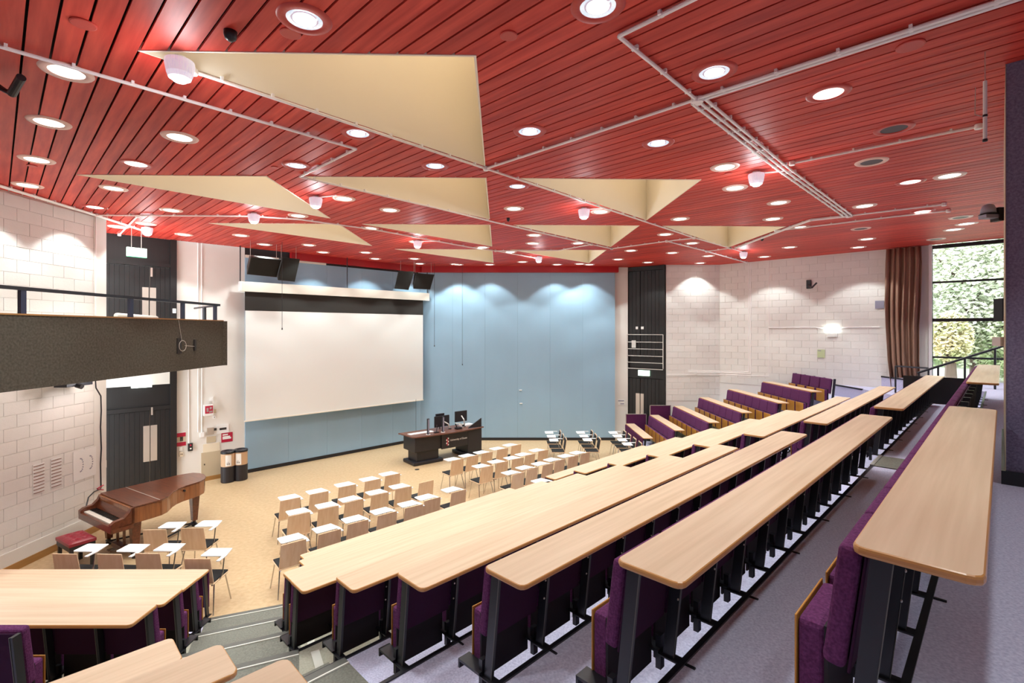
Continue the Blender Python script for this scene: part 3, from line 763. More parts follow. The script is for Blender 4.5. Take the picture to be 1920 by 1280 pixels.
flat('key_switch', 352,831,360.5,844, 'spk', 'black switch box with a small screen at the end of a cable', 'switch', th=.06, parts=(('indicator',355,832.5,358,835,'red_sign'),('indicator',355,839,358,841,'sign_white')))
flat('light_switch', 335.5,838,341.5,844, 'sign_white', 'white light switch below the red label strip', 'switch', th=.03)
flat('socket', 336,848,343,855, 'cream_panel', 'cream socket below the white light switch', 'socket', th=.03, parts=(('slot',338,850,339.5,851.5,'spk'),('slot',340.5,850,342,851.5,'spk')))
flat('wall_hatch', 380.5,833,412,850, 'cream_panel', 'pale cream wall panel above the beige access hatch', 'panel', th=.015)
flat('access_hatch', 377,849,413,888, 'beige', 'large beige metal access hatch left of the bins', 'hatch', th=.03, parts=(('lock',382,869,383.8,871.5,'spk'),))
flat('switch_box', 374.5,811,382,818.5, 'white_plastic', 'white switch box at the foot of the twin cables', 'switch', th=.05)
def wall_line(pts, label, r=.012, m='pipe', fn=pl, n=nl, off=.02):
    t = thing('wall_conduit', label, 'conduit')
    obj('tube', G().path([fn(x, y)+n*off for x, y in pts], r, 8), m, t); return t
wall_line([(353,690),(354,831)], 'white vertical conduit from the balcony to the black switch box')
wall_line([(371,455),(371,810)], 'long white vertical conduit on the white pier, left of two')
wall_line([(378,455),(378,811)], 'long white vertical conduit on the white pier, right of two')
# left wall: vents, cable
def lw(px, py, out=0.03):
    X = -8.667+out; Y = X/((px-960)/F); return Vector((X, Y, CAMZ-(py-618)/F*Y))
for (x0, y0, x1, y1, lab) in ((62.5,872,84,909,'louvred notice sheet on the left wall, nearer of two'),(96,861,116,898,'louvred notice sheet on the left wall, nearer the doors')):
    a = lw(x0, y0); b = lw(x1, y1)
    t = thing('wall_vent', lab, 'vent')
    zt_, zb_ = a.z, b.z-.12
    obj('backing', G().box(-8.65, -8.642, a.y, b.y, zb_, zt_), 'sign_white', t)
    for i in range(9):
        z = zb_+(zt_-zb_)*(i+.5)/9; obj('slat', G().box(-8.645, -8.634, a.y+.01, b.y-.01, z-.010, z+.004), 'rust', t)
a = lw(138, 848); b = lw(181, 880)
t = thing('wall_decal', 'faint pale sheet with two grey fan marks on the left wall', 'decal')
obj('sheet', G().box(-8.65, -8.643, a.y, b.y, b.z-.1, a.z), 'sign_white', t)
for cc in (.3, .72):
    g = G(); cy = a.y+(b.y-a.y)*cc; cz = (a.z+b.z-.1)/2
    for i in range(9):
        an = PI*i/8-PI/2; g.box(-8.643, -8.6405, cy+.06*math.cos(an)-.01, cy+.06*math.cos(an)+.012, cz+.13*math.sin(an)-.012, cz+.13*math.sin(an)+.012)
    obj('fan_mark', g, 'dot', t)
t = thing('wall_cable', 'black cable hanging down the left wall behind the piano', 'cable')
obj('cable', G().path([lw(179,713), lw(180,727), lw(189,742), lw(190,770), lw(188.5,800), lw(190,840), lw(188.5,870), lw(189.5,914)], .012), 'black_metal', t)
obj('cable_loop', G().path([lw(189,916), lw(176,922,.1), lw(166,932,.15), lw(162,948,.2)], .012), 'black_metal', t)
obj('red_tie', G().tube(lw(182,916,.06), lw(194,909,.06), .012).tube(lw(183,917,.06), lw(194,918,.06), .01), 'red_sign', t)
t = thing('wall_conduit', 'thin white conduit down the end of the left wall', 'conduit')
obj('tube', G().path([lw(179.5,404), lw(178.5,590)], .012, 8), 'pipe', t)
# right-hand walls
wall_line([(1403,492),(1403,697),(1290,694)], 'white conduit dropping down the right wall then turning left, outer of two', fn=lambda x,y: pr(x,y) if x>1345 else at(x,y,17.92), n=Vector((0,-1,0)))
wall_line([(1407,492),(1407,700.5),(1352,698),(1290,697)], 'white conduit dropping down the right wall then turning left, inner of two', fn=lambda x,y: pr(x,y) if x>1345 else at(x,y,17.92), n=Vector((0,-1,0)))
wall_line([(1441,488),(1441,705),(1352,702),(1250,701.5)], 'thin white conduit down the right wall to the black doors', fn=lambda x,y: pr(x,y) if x>1345 else at(x,y,17.92), n=Vector((0,-1,0)), r=.01)
wall_line([(1441,614),(1530,613.5),(1547,617)], 'white conduit along the right wall left of the emergency light', fn=pr, n=nr, r=.018)
wall_line([(1574,616),(1590,613),(1650,613)], 'white conduit along the right wall right of the emergency light', fn=pr, n=nr, r=.018)
flat('notice', 1533,655,1547,670.5, 'green_sign', 'small pale green notice on the right block wall', 'notice', fn=pr, n=nr, out=.02, parts=(('text_line',1534,656.5,1540,658,'dot'),('bottom_bar',1533.5,668.5,1547,669.5,'leaf')))
flat('wall_box', 1641,564,1658,578, 'grey', 'grey plate on the right block wall beside the curtain', 'plate', fn=pr, n=nr, out=.02)
flat('notice', 1158.5,749,1171,759, 'sign_white', 'small white notice with grey lines right of the blue wall', 'notice', fn=lambda x,y: at(x,y,18.72), n=Vector((0,-1,0)), parts=(('text_line',1159,750,1170,752,'dot'),('text_line',1163,755.5,1170,757.5,'dot')))
for x,y in ((976,731),(977,756)): 
    tag(obj('door_pull', quad_on(lambda a,b: at(a,b,18.57), x-2.6,y-.8,x+2.6,y+.8, G(), 0, .02, Vector((0,-1,0))), 'sign_white'), 'small pale label on the blue wall, %s of two' % ('upper' if y<740 else 'lower'), 'label')

# ------------------------------------------------------------------ screen and loudspeakers
t = thing('projection_screen', 'large white pull-down projection screen on the diagonal blue wall', 'screen')
Ds = 21.62
def scr(x0, x1, z0, z1, th, m, nm, off=0.0):
    a = pl(x0, 618, Ds)+nl*off; b = pl(x1, 618, Ds)+nl*off
    g = G(); g.prism([(a.x,a.y),(b.x,b.y),((b+nl*th).x,(b+nl*th).y),((a+nl*th).x,(a+nl*th).y)], z0, z1)
    return obj(nm, g, m, t)
scr(460, 793, 1.58, 4.73, .004, 'screen', 'screen_cloth')
scr(459, 793, 4.73, 5.30, .006, 'screen_black', 'black_drop')
scr(458, 793.6, 1.55, 1.585, .03, 'offwhite', 'bottom_bar', -.012)
scr(452.5, 803, 5.27, 5.55, .16, 'offwhite', 'case', -.08)
scr(448.5, 453, 5.28, 5.55, .15, 'white_plastic', 'case_end', -.08)
for x in (450.5, 651, 801):
    a = pl(x, 618, Ds); obj('hanger', G().tube((a.x, a.y, 5.54), (a.x, a.y, CEIL), .016, 6), 'black_metal', t)
def speaker(name, corners, Y, tiltY, label, depth=.34):
    """corners: photo corners of the grille TL, TR, BR, BL; Y depth of its centre"""
    t = thing(name, label, 'loudspeaker')
    cx = sum(c[0] for c in corners)/4; cy = sum(c[1] for c in corners)/4
    P = []
    for (x, y) in corners:
        d = (x-cx)*tiltY[0]+(y-cy)*tiltY[1]
        P.append(at(x, y, Y+d))
    n = (P[1]-P[0]).cross(P[3]-P[0]).normalized()
    if n.y < 0: n = -n
    back = [p+(n*depth)+(sum(P, Vector())/4-p)*.35 for p in P]
    g = G().add(P+back, [(0,1,2,3),(7,6,5,4),(0,4,5,1),(1,5,6,2),(2,6,7,3),(3,7,4,0)])
    obj('cabinet', g, 'spk', t)
    c = sum(P, Vector())/4
    fr = [c+(p-c)*.94-n*.008 for p in P]; bk = [p+n*.012 for p in fr]
    obj('grille', G().add(fr+bk, [(0,1,2,3),(7,6,5,4),(0,4,5,1),(1,5,6,2),(2,6,7,3),(3,7,4,0)]), 'grille', t)
    for p in (back[0].lerp(P[0], .6), back[1].lerp(P[1], .6)):
        obj('hanging_wire', G().tube(p, (p.x, p.y, CEIL), .006, 5), 'alu', t)
    return t
speaker('loudspeaker', [(470.6,482),(527.5,487),(518.8,519.7),(463,514)], 13.4, (.012,.008), 'wide black loudspeaker hanging above the left end of the screen')
speaker('loudspeaker', [(530,482),(562.5,485.5),(552.8,528),(521,525)], 13.9, (.012,.006), 'tall black loudspeaker beside the wide one above the screen')
speaker('loudspeaker', [(747,507.5),(776,509),(766,543.5),(739.5,541)], 16.9, (-.004,.008), 'black loudspeaker above the right end of the screen, left of the pair')
speaker('loudspeaker', [(779.5,511.5),(814.5,514.5),(806.5,542.7),(775,541)], 17.2, (.012,.008), 'black loudspeaker above the right end of the screen, right of the pair')
for (x, y0, y1, Y, lab) in ((529,475,616,13.3,'thin pull cord hanging before the left of the screen'),(814.5,513,648,17.6,'pull cord hanging right of the screen, nearer of two'),(867,511,683,18.3,'pull cord hanging before the blue wall'),(780,748,814,17.9,'thin cord below the right corner of the screen')):
    t = thing('pull_cord', lab, 'cord'); a = at(x, y1, Y)
    obj('cord', G().tube(a, (a.x, a.y, CEIL if y0 < 600 else at(x,y0,Y).z), .006, 5), 'black_metal', t)
    obj('toggle', G().lathe([(.004,.03),(.014,.02),(.018,-.03)], 8), 'black_metal', t, loc=a)

# ------------------------------------------------------------------ fixed seating
PADW = .44
pad_me = {}
def rbox(x0, x1, y0, y1, z0, z1, m, bev, name, T=None, seg=2): return G().box(x0, x1, y0, y1, z0, z1, T).mesh(name, m, bev, seg)
lean = Matrix.Rotation(math.radians(7), 4, 'X')
PAD = rbox(-PADW/2, PADW/2, -.035, .035, -.43, .0, 'purple', .022, 'backrest', Matrix.Translation((0, .015, .645)) @ lean, 3)
SEATM = rbox(-.185, .185, .095, .185, -.03, .33, 'purple', .02, 'seat')
PLYM = rbox(-.187, .187, .186, .193, -.035, .335, 'ply', .002, 'seat_underside', None, 1)
SHELL = rbox(-PADW/2+.005, PADW/2-.005, -.010, .0, -.42, -.005, 'shell', .003, 'back_shell', Matrix.Translation((0, -.025, .63)) @ lean, 1)
PANM = G().box(-.205, .205, .083, .095, -.06, .34).mesh('seat_pan', 'seat_pan')
pg = G(); pg.add([(-.012,-.035,0),(.012,-.035,0),(.012,.022,0),(-.012,.022,0),(-.012,-.103,.64),(.012,-.103,.64),(.012,-.043,.64),(-.012,-.043,.64)],
                 [(3,2,1,0),(4,5,6,7),(0,1,5,4),(1,2,6,5),(2,3,7,6),(3,0,4,7)])
pg.box(-.03, .03, -.07, .05, 0, .008)
pg.mi = 1; pg.add([(-.012,-.038,0.01),(-.007,-.038,0.01),(-.007,-.034,0.01),(-.012,-.034,0.01),(-.012,-.106,.64),(-.007,-.106,.64),(-.007,-.102,.64),(-.012,-.102,.64)],[(3,2,1,0),(4,5,6,7),(0,1,5,4),(1,2,6,5),(2,3,7,6),(3,0,4,7)])  # grey sliver coloured in as the light caught on the post edge
POST = pg.mesh('post', ['black_metal', 'nosing'])
BRK = G().box(-.045, .045, .03, .22, .02, .035).box(-.045, .045, .212, .225, -.02, .035).box(-.02,.02,.03,.06,-.08,.10).mesh('seat_bracket', 'black_metal')
BOLT = G().lathe([(.006,0),(.006,.004),(.003,.006)], 8).mesh('bolt', 'alu')
BOLT_T = Matrix.Rotation(PI/2, 4, 'X')
FOOT = G().box(-.007, .007, -.15, -.04, .0, .008).mesh('floor_lug', 'black_metal')
def desk_mesh(x0, x1, w=.31, r=.035, th=.030):
    poly = []
    for (cx, cy, a0) in ((x1-r, -r, 0), (x0+r, -r, 90), (x0+r, -w+r, 180), (x1-r, -w+r, 270)):
        for i in range(4):
            a = math.radians(a0+i*30); poly.append((cx+r*math.cos(a), cy+r*math.sin(a)))
    g = G(); n = len(poly)
    # bullnosed edge band
    prof = [(0.0, .67), (.0045, .667), (.007, .660), (.007, .650), (.0045, .643), (0.0, .640)]
    c = [((x0+x1)/2, -w/2)]
    rings_ = []
    nrm = []
    for i in range(n):
        a = poly[i-1]; b = poly[(i+1) % n]; d = Vector((b[0]-a[0], b[1]-a[1])).normalized(); nrm.append((d.y, -d.x))
    for (o_, z) in prof: rings_.append([(poly[i][0]+nrm[i][0]*o_, poly[i][1]+nrm[i][1]*o_, z) for i in range(n)])
    vs = [v for rg in rings_ for v in rg]
    fs = [tuple(range(n))]
    k0 = len(g.f)
    g.add(vs, [])
    g.f.append(tuple(range(n))); g.m.append(0)
    for k in range(len(prof)-1):
        for i in range(n):
            j = (i+1) % n; g.f.append((k*n+i, (k+1)*n+i, (k+1)*n+j, k*n+j)); g.m.append(1)
    g.f.append(tuple((len(prof)-1)*n+i for i in range(n))[::-1]); g.m.append(1)
    return g.mesh('desk_top', ['laminate', 'edge'])
def row(origin, ang, z, desks, seats, label, group, post_ends=True, lugs=True, bolts=False, panel=False, skip_seats=False):
    """origin at local x=0 on the stage-side desk edge; desks/seats = lists of (x0, x1)"""
    t = thing('lecture_bench', label, 'bench', (origin[0], origin[1], z), ang, group)
    for (a, b) in desks:
        joins = max(1, round((b-a)/2.9)); 
        link('desk_top', desk_mesh(a, b), t)
    for (a, b) in seats:
        n = max(1, round((b-a-.06)/.45)); pt = (b-a-.06)/n
        for i in range(n+1):
            x = a+.03+pt*i
            link('post', POST, t, (x, 0, 0))
            if i < n and not panel:
                xm = x+pt/2
                link('backrest', PAD, t, (xm, 0, 0)); link('back_shell', SHELL, t, (xm, 0, 0))
                link('seat', SEATM, t, (xm, 0, 0)); link('seat_underside', PLYM, t, (xm, 0, 0)); link('seat_pan', PANM, t, (xm, 0, 0))
            if lugs and not panel: link('seat_bracket', BRK, t, (x, .0, .0))
            if lugs and i % 2 == 1: link('floor_lug', FOOT, t, (x, 0, 0))
            if bolts and 0 < i < 7:
                for zz in (.34, .46):
                    o = link('bolt', BOLT, t, (x-.035, -.035-(zz*.11), zz)); o.rotation_euler = (PI/2, 0, 0)
        if panel:
            g = G().box(a+.02, b-.02, .0, .03, .12, .635)
            obj('modesty_panel', g, 'purple_dark', t, bevel=.004, seg=1)
    return t
SUPER = {1:'topmost',2:'second from the top',3:'third from the top',4:'fourth from the top',5:'middle',6:'fourth from the stage',7:'third from the stage',8:'second from the stage',9:'nearest the stage'}
DA = {1:(1.95,6.15),2:(1.93,7.42),3:(1.92,7.4),4:(1.89,7.43),5:(1.86,7.55),6:(1.83,7.53),7:(2.09,7.52),8:(2.62,7.5),9:(2.99,7.48)}
DB = {1:(9.17,13.9),2:(8.28,14.8),3:(8.43,15.0),4:(8.5,14.94),5:(8.6,13.95),6:(8.54,13.95),7:(8.55,13.6),8:(8.57,13.3),9:(8.64,13.0)}
for k in range(1, 10):
    a, b = DA[k]; o = qp(0, prow(k))
    row(o, PI/4, zt(k), [(a, b)], [(a, 9.15 if k == 1 else b)], 'long beech desk with purple tip-up seats, near right block, row %s' % SUPER[k], 'benches of the near right block', bolts=(k <= 5), panel=(k == 9))
    a, b = DB[k]
    row(o, PI/4, zt(k), [(a, b)], [(a, b)], 'beech desk with purple seats beyond the cross aisle, row %s' % SUPER[k], 'benches beyond the cross aisle', panel=(k == 9))
for k, e_ in ((5,.714),(4,.775),(3,.795),(2,.81)):
    row(qp(0, prow(k)), PI/4, zt(k), [(-1.1, e_)], [(-1.1, e_)], {5:'angled beech desk at the bottom left, lowest of the four beside the aisle',4:'angled beech desk at the bottom left, second of the four beside the aisle',3:'pale desk corner at the bottom edge left of the aisle',2:'small desk corner at the bottom edge below the near right rows'}[k], 'benches left of the aisle')
for k in (9,8,7,6):
    row((0, yleft(k)), 0, zt(k), [(-8.5, XL[k])], [(-8.5, XL[k])], 'beech desk with purple seats in the lower left block, row %s' % SUPER[k], 'benches of the left block', bolts=True, panel=False if k < 9 else True)
row((0, yleft(5)-.02), 0, zt(5)+.03, [], [(-8.5, -3.33)], 'purple seat row without a desk at the lower left edge', 'benches of the left block')
YF = {9:(15.5,17.9),8:(15.05,17.78),7:(14.53,17.7),6:(14.27,17.5),5:(13.87,17.1),4:(13.73,16.4),3:(14.1,16.1)}
for k in range(9, 2, -1):
    a, b = YF[k]
    row((xfar(k), 0), PI/2, zt(k), [] if k == 3 else [(a, b)], [(a, b)], 'purple bench without a desk at the top of the far right block' if k == 3 else 'short beech desk and purple bench in the far right block, row %s' % SUPER[k], 'benches of the far right block', panel=(k == 9), lugs=False)
for k in (9, 8):
    x = xfar(k)
    t = thing('end_screen', 'purple framed end screen at the back of the %s far bench' % ('lowest' if k == 9 else 'second lowest'), 'panel', (x, 17.93 if k == 9 else 17.80, zt(k)))
    obj('fabric_panel', G().box(.02, .74, -.015, .015, .05, 1.0), 'purple_dark', t)
    obj('frame', G().box(0, .02, -.02, .02, 0, 1.02).box(.74, .76, -.02, .02, 0, 1.02).box(0, .76, -.02, .02, 1.0, 1.02), 'alu', t)
# cross-aisle step with grey landing mat
for k in (2, 3, 4):
    g = G(); A = qp(7.6, prow(k)-.06); B = qp(8.25, prow(k)-.06); strip_between(g, A, B, .42, zt(k), zt(k)+.012)
    n1 = G(); strip_between(n1, A, B, .04, zt(k)+.01, zt(k)+.02)
    t = thing('step_mat', 'grey mat with metal nosing in the cross aisle, %s from the top' % ORD[k-2], 'mat')
    obj('mat', g, 'stair', t); obj('nosing', n1, 'alu', t)

# ------------------------------------------------------------------ handrails by the window
t = thing('stair_handrail', 'black sloping handrail before the window', 'railing')
a = at(1720, 699, 12.38); b = at(1874, 650.6, 11.34)
d = b-a
obj('handrail', G().tube(a, b+d*.15, .028, 8), 'black_metal', t)
obj('lower_rail', G().tube(a-Vector((0,0,.55))+d*.15, b-Vector((0,0,.52)), .025, 8), 'black_metal', t)
for f_ in (0.02, .27, .6, .95):
    q = a+d*f_; obj('post', G().tube(q, (q.x, q.y, zt(2)-.3 if f_ < .5 else zt(1)), .022, 8), 'black_metal', t)
t = thing('short_handrail', 'short black handrail in front of the brown curtain', 'railing')
a = at(1679, 686, 13.4); b = at(1741, 690, 12.7)
obj('handrail', G().tube(a, b, .022, 8), 'black_metal', t)
obj('post', G().tube(b, (b.x, b.y, zt(3)-.3), .022, 8), 'black_metal', t); obj('post', G().tube(a, (a.x, a.y, zt(4)-.3), .022, 8), 'black_metal', t)
g = G(); A = qp(15.05, .5); B = qp(15.05, 1.7); strip_between(g, A, B, .03, zt(3), zt(2)+.62)
tag(obj('guard_panel', g, 'black_panel'), 'black guard panel at the end of the top rows by the window', 'panel')

# curtain
g = G(); a = pr(1661, 600, 25.28); b = pr(1729, 600, 25.28); n = 120
L = (b-a).length
for ring, (z, amp, s0, s1, ph) in enumerate(((CEIL-.03, .03, .02, .98, 0), (CEIL-.5, .045, 0, 1, .2), (CEIL-1.6, .055, -.02, .97, .6), (4.3, .06, .0, .93, .9), (3.3, .06, .06, .93, 1.2), (2.35, .06, .17, 1.0, 1.3))):
    for i in range(n+1):
        u = i/n; q = a.lerp(b, s0+(s1-s0)*u)
        off = amp*1.2*(math.sin(u*2*PI*6+ph)+.6*math.sin(u*2*PI*3.3+1+ph*2)+.25*math.sin(u*2*PI*13+2))
        g.v.append((q.x+nr.x*off, q.y+nr.y*off, z))
for r_ in range(5):
    for i in range(n):
        k = r_*(n+1)+i; g.f.append((k, k+1, k+n+2, k+n+1)); g.m.append(0)
cu = obj('curtain', g, 'curtain', smooth=True); tag(cu, 'long pleated brown curtain drawn back beside the tall window', 'curtain')
sm = cu.modifiers.new('thick', 'SOLIDIFY'); sm.thickness = .006

# ------------------------------------------------------------------ dark clad column on the right
c0 = Vector((4.43, 4.40, 0)); dq = Vector((S2, S2, 0)); dp = Vector((S2, -S2, 0))
pts = [c0, c0+dq*2.6, c0+dq*2.6+dp*1.6, c0+dp*1.6]
struct(obj('wall_column', G().prism([(p.x, p.y) for p in pts], zt(1), CEIL), 'column'))
o2 = c0-dp*.012-dq*.01
struct(obj('baseboard_column', G().prism([((c0-dp*.03-dq*.03).x, (c0-dp*.03-dq*.03).y), ((c0-dp*.03+dq*2.6).x, (c0-dp*.03+dq*2.6).y), ((c0+dq*2.6).x, (c0+dq*2.6).y), ((c0+dp*1.6).x, (c0+dp*1.6).y), ((c0+dp*1.6-dq*.03).x, (c0+dp*1.6-dq*.03).y)], zt(1), zt(1)+.12), 'black_metal'))
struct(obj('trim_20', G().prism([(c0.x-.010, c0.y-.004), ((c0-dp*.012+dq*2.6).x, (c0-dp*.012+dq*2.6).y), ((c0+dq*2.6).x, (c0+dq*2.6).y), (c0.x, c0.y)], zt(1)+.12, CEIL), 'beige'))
# tube aerial, bell sounder, switch boxes by the column
t = thing('hanging_tube', 'white vertical tube hanging under the ceiling beside the dark column', 'tube')
a = at(1847, 152, 4.2); b = at(1847, 265, 4.2)
obj('tube', G().tube(a, b, .014, 12), 'white_plastic', t)
obj('collar', G().tube(b+Vector((0,0,.0)), b+Vector((0,0,.02)), .017, 12).tube(at(1847,219,4.2), at(1847,215,4.2), .017, 12), 'black_metal', t)
obj('wire', G().path([at(1829,164,4.2), at(1828,215,4.2), at(1840,218,4.2)], .003), 'alu', t)
obj('hanger', G().tube(a, (a.x, a.y, CEIL), .003, 5), 'alu', t)
t = thing('alarm_sounder', 'grey dome sounder on a bracket beside the dark column', 'alarm', at(1853, 400, 5.6))
obj('dome', G().lathe([(.07,-.0),(.066,.05),(.05,.09),(.02,.105)], 20), 'grey', t, smooth=True)
obj('skirt', G().lathe([(.085,-.01),(.07,.0)], 20), 'spk', t); obj('base', G().box(-.07,.09,-.05,.05,-.06,-.015), 'grey', t, bevel=.006)
obj('mounting_arm', G().box(.07,.13,-.05,.05,-.09,.06), 'spk', t)
q = at(1876, 581, 6.5); tag(obj('wall_box', G().box(-.035,.02,-.06,.06,-.15,.15), 'black_metal', loc=q), 'narrow black box on the edge of the dark column', 'box')
q = at(1874, 640, 6.0); tag(obj('wall_box', G().box(-.04,.03,-.05,.05,-.055,.055), 'white_plastic', loc=q), 'white box on the edge of the dark column', 'box')

# ------------------------------------------------------------------ tablet-arm chairs
def make_chair(label, black_front=True):
    t = thing('tablet_chair', label, 'chair', (0,0,0), 0, 'tablet-arm chairs')
    tl = Matrix.Translation((0,-.19,.44)) @ Matrix.Rotation(math.radians(9), 4, 'X')
    bk = G(); bk.add([tl @ Vector(p) for p in ((-.205,0,0),(.205,0,0),(.19,0,.40),(-.19,0,.40),(-.205,.012,0),(.205,.012,0),(.19,.012,.40),(-.19,.012,.40))],
                     [(3,2,1,0),(4,5,6,7),(0,1,5,4),(1,2,6,5),(2,3,7,6),(3,0,4,7)])
    obj('backrest', bk, 'chairply', t, bevel=.005)
    pd = G(); pd.add([tl @ Vector(p) for p in ((-.185,.012,.06),(.185,.012,.06),(.172,.012,.37),(-.172,.012,.37),(-.18,.03,.07),(.18,.03,.07),(.167,.03,.36),(-.167,.03,.36))],
                     [(3,2,1,0),(4,5,6,7),(0,1,5,4),(1,2,6,5),(2,3,7,6),(3,0,4,7)])
    obj('back_pad', pd, 'black_fabric', t)
    obj('seat_shell', G().box(-.205,.205,-.20,.22,.425,.437), 'chairply', t, bevel=.004)
    obj('seat_pad', G().box(-.19,.19,-.17,.21,.437,.462), 'black_fabric', t, bevel=.01)
    for sx in (-1, 1):
        for (y0, y1) in ((.14, .21), (-.14, -.24)):
            obj('leg', G().tube((sx*.18, y0, .425), (sx*.23, y1, 0), .010, 8), 'chrome', t)
        obj('side_rail', G().tube((sx*.185, -.2, .418), (sx*.185, .2, .418), .010, 8), 'chrome', t)
    obj('arm_support', G().path([(.20,-.05,.42),(.25,-.05,.50),(.25,0,.745)], .009).tube((.0,.2,.743),(.25,.0,.745),.006), 'chrome', t)
    tb = [(.22,-.16),(.27,-.16),(.27,.02),(.22,.27),(-.10,.27),(-.12,.25),(-.12,.02),(-.10,.0),(.20,.0),(.22,-.02)]
    obj('writing_tablet', G().prism(tb, .75, .762), 'tablet', t)
    return t
BACKZ = .84
rows_mid = [
 ('front', [(544.6,935),(598.8,923),(651.9,910),(699.6,899.3),(736.8,889)]),
 ('second', [(561.3,963),(616.3,950.6),(664.4,938),(713,925),(757,913.5),(799.8,902)]),
 ('third', [(551,1015.6),(618.8,996),(672,977.6),(726.7,961.6),(776.8,948),(811,934.5),(860.7,919.6)])]
rows_rt = [
 ('front', [(858.4,861),(886.6,854),(914,847.7),(942.8,840.6),(968.6,833.6)]),
 ('second', [(914,874),(942,865.6),(971.7,858.6),(994.4,851.6),(1019.4,843.8)]),
 ('third', [(972.5,886.7),(999,877),(1028,869.5),(1050.6,861.7),(1075.6,854.7),(1098.3,848.4)]),
 ('fourth', [(1031,903)])]
proto = None
def put(loc, rot, label):
    global proto
    if proto is None:
        proto = make_chair(label); proto.location = loc; proto.rotation_euler = (0,0,rot); return proto
    return copy_thing(proto, loc, rot, label)
rr = random.Random(3)
for nm, grp, lab in (('mid', rows_mid, 'left of the lectern'), ('right', rows_rt, 'right of the lectern')):
    for rn, lst in grp:
        for i, (px, py) in enumerate(lst):
            b = pz(px, py, BACKZ)
            rot = .70+rr.uniform(-.05, .05)
            f = Vector((-math.sin(rot), math.cos(rot), 0))
            c = b+f*.25
            ch = put((c.x, c.y, 0), rot, 'beech chair with white tablet, %s from left in the %s row %s' % (ORD[i], rn, lab) if len(lst) > 1 else 'tablet chair half hidden behind the long desks, right group, row nearest the desks')
            if nm == 'mid' and rn == 'second' and i == 5:
                for x in list(ch.children):
                    if x.name.startswith(('writing_tablet', 'arm_support')): bpy.data.objects.remove(x)
                ch['label'] = 'beech chair without a tablet at the right end of the second row'
for lst, nm in (([(265.5,310.6,992),(336.4,381.5,989)], 'farther'), ([(100.5,144,1037.5),(182,229,1038),(254,300,1036.6)], 'nearer')):
    for i, (x0, x1, py) in enumerate(lst):
        b = pz((x0+x1)/2, py, BACKZ); rot = rr.uniform(-.05, .05)
        put((b.x, b.y+.25, 0), rot, 'pale beech tablet chair by the piano, %s from left in the %s row' % (ORD[i], nm))
b = pz(396, 1110, .45); put((-4.60, 7.42, 0), 0.0, 'chair half hidden behind the right end of the lower left desks')
for gi, (X, Ys) in enumerate(((1.64,(16.3,15.72,15.18)),(2.69,(16.3,15.76,15.22)),(3.77,(16.27,15.75,15.2,14.65)))):
    for i, y in enumerate(Ys):
        put((X-.27+.03*i, y, 0), PI/2, 'black padded tablet chair seen side-on, %s from the far wall in the %s file' % (ORD[i], ('left','middle','right')[gi]))

# ------------------------------------------------------------------ lectern
ang = math.atan2(1.6, 1.95)
t = thing('lectern', 'long black lectern desk with a curved brown top in front of the blue wall', 'lectern', (-2.98, 15.0, 0), ang)
t.rotation_euler = (0, 0, ang)
top = [(-.12,.86),(-.10,.78),(-.05,.05),(.05,-.03)]+[(x/10*2.55, -.03-.10*math.sin(PI*min(1,x/10))) for x in range(1, 10)]+[(2.62,.0),(2.62,.10),(2.50,.86)]
obj('desk_top', G().prism(top, .86, .895), 'lect_top', t, bevel=.006)
obj('pedestal_upper', G().box(.02,1.0,.02,.78,.40,.86), 'lect', t, bevel=.02)
obj('pedestal', G().box(.12,.9,.08,.66,.10,.42), 'lect', t, bevel=.02)
obj('plinth', G().box(-.02,1.02,-.02,.74,.0,.11), 'lect', t, bevel=.03)
obj('front_panel', G().box(.95,1.95,-.02,.03,.38,.86), 'lect', t, bevel=.005)
obj('pedestal_right', G().box(1.95,2.52,-.02,.74,.10,.86), 'lect', t, bevel=.02)
obj('plinth_right', G().box(1.82,2.6,-.04,.76,.0,.11), 'lect', t, bevel=.02)
g = G(); g.add([(2.02,.03,.895),(2.54,.03,.895),(2.54,.03,1.19),(2.02,.05,.92),(2.02,.06,.895),(2.54,.06,.895),(2.54,.06,1.19),(2.02,.08,.92)],
               [(3,2,1,0),(4,5,6,7),(0,1,5,4),(1,2,6,5),(2,3,7,6),(3,0,4,7)])
obj('sloped_screen', g, 'lect', t)
g = G(); w_ = G()
for r_ in range(5):
    for c_i in range(2):
        cx = 1.13+.04*c_i+(.0 if r_ % 2 else .02); cz = .50+.05*r_
        (g if (r_+c_i) % 2 == 0 else w_).box(cx-.019, cx+.019, -.034, -.024, cz-.022, cz+.022)
obj('logo_red', g, 'red_sign', t); obj('logo_white', w_, 'sign_white', t)
cu_ = bpy.data.curves.new('lettering', 'FONT'); cu_.body = 'University of Essex'; cu_.size = .085; cu_.extrude = .002; cu_.materials.append(M['sign_white'])
tx0 = bpy.data.objects.new('text', cu_); COL.objects.link(tx0)
bpy.context.view_layer.update()
lme = bpy.data.meshes.new_from_object(tx0.evaluated_get(bpy.context.evaluated_depsgraph_get())); bpy.data.objects.remove(tx0)
tx = bpy.data.objects.new('lettering', lme); COL.objects.link(tx); tx.parent = t; tx.location = (1.26, -.028, .60); tx.rotation_euler = (PI/2, 0, 0)
def on_desk(x, y): 
    return Vector((-2.98,15.0,0))+Matrix.Rotation(ang,3,'Z') @ Vector((x, y, .895))
def desk_thing(nm, lab, cat, x, y, r=0):
    return thing(nm, lab, cat, on_desk(x, y), ang+r)
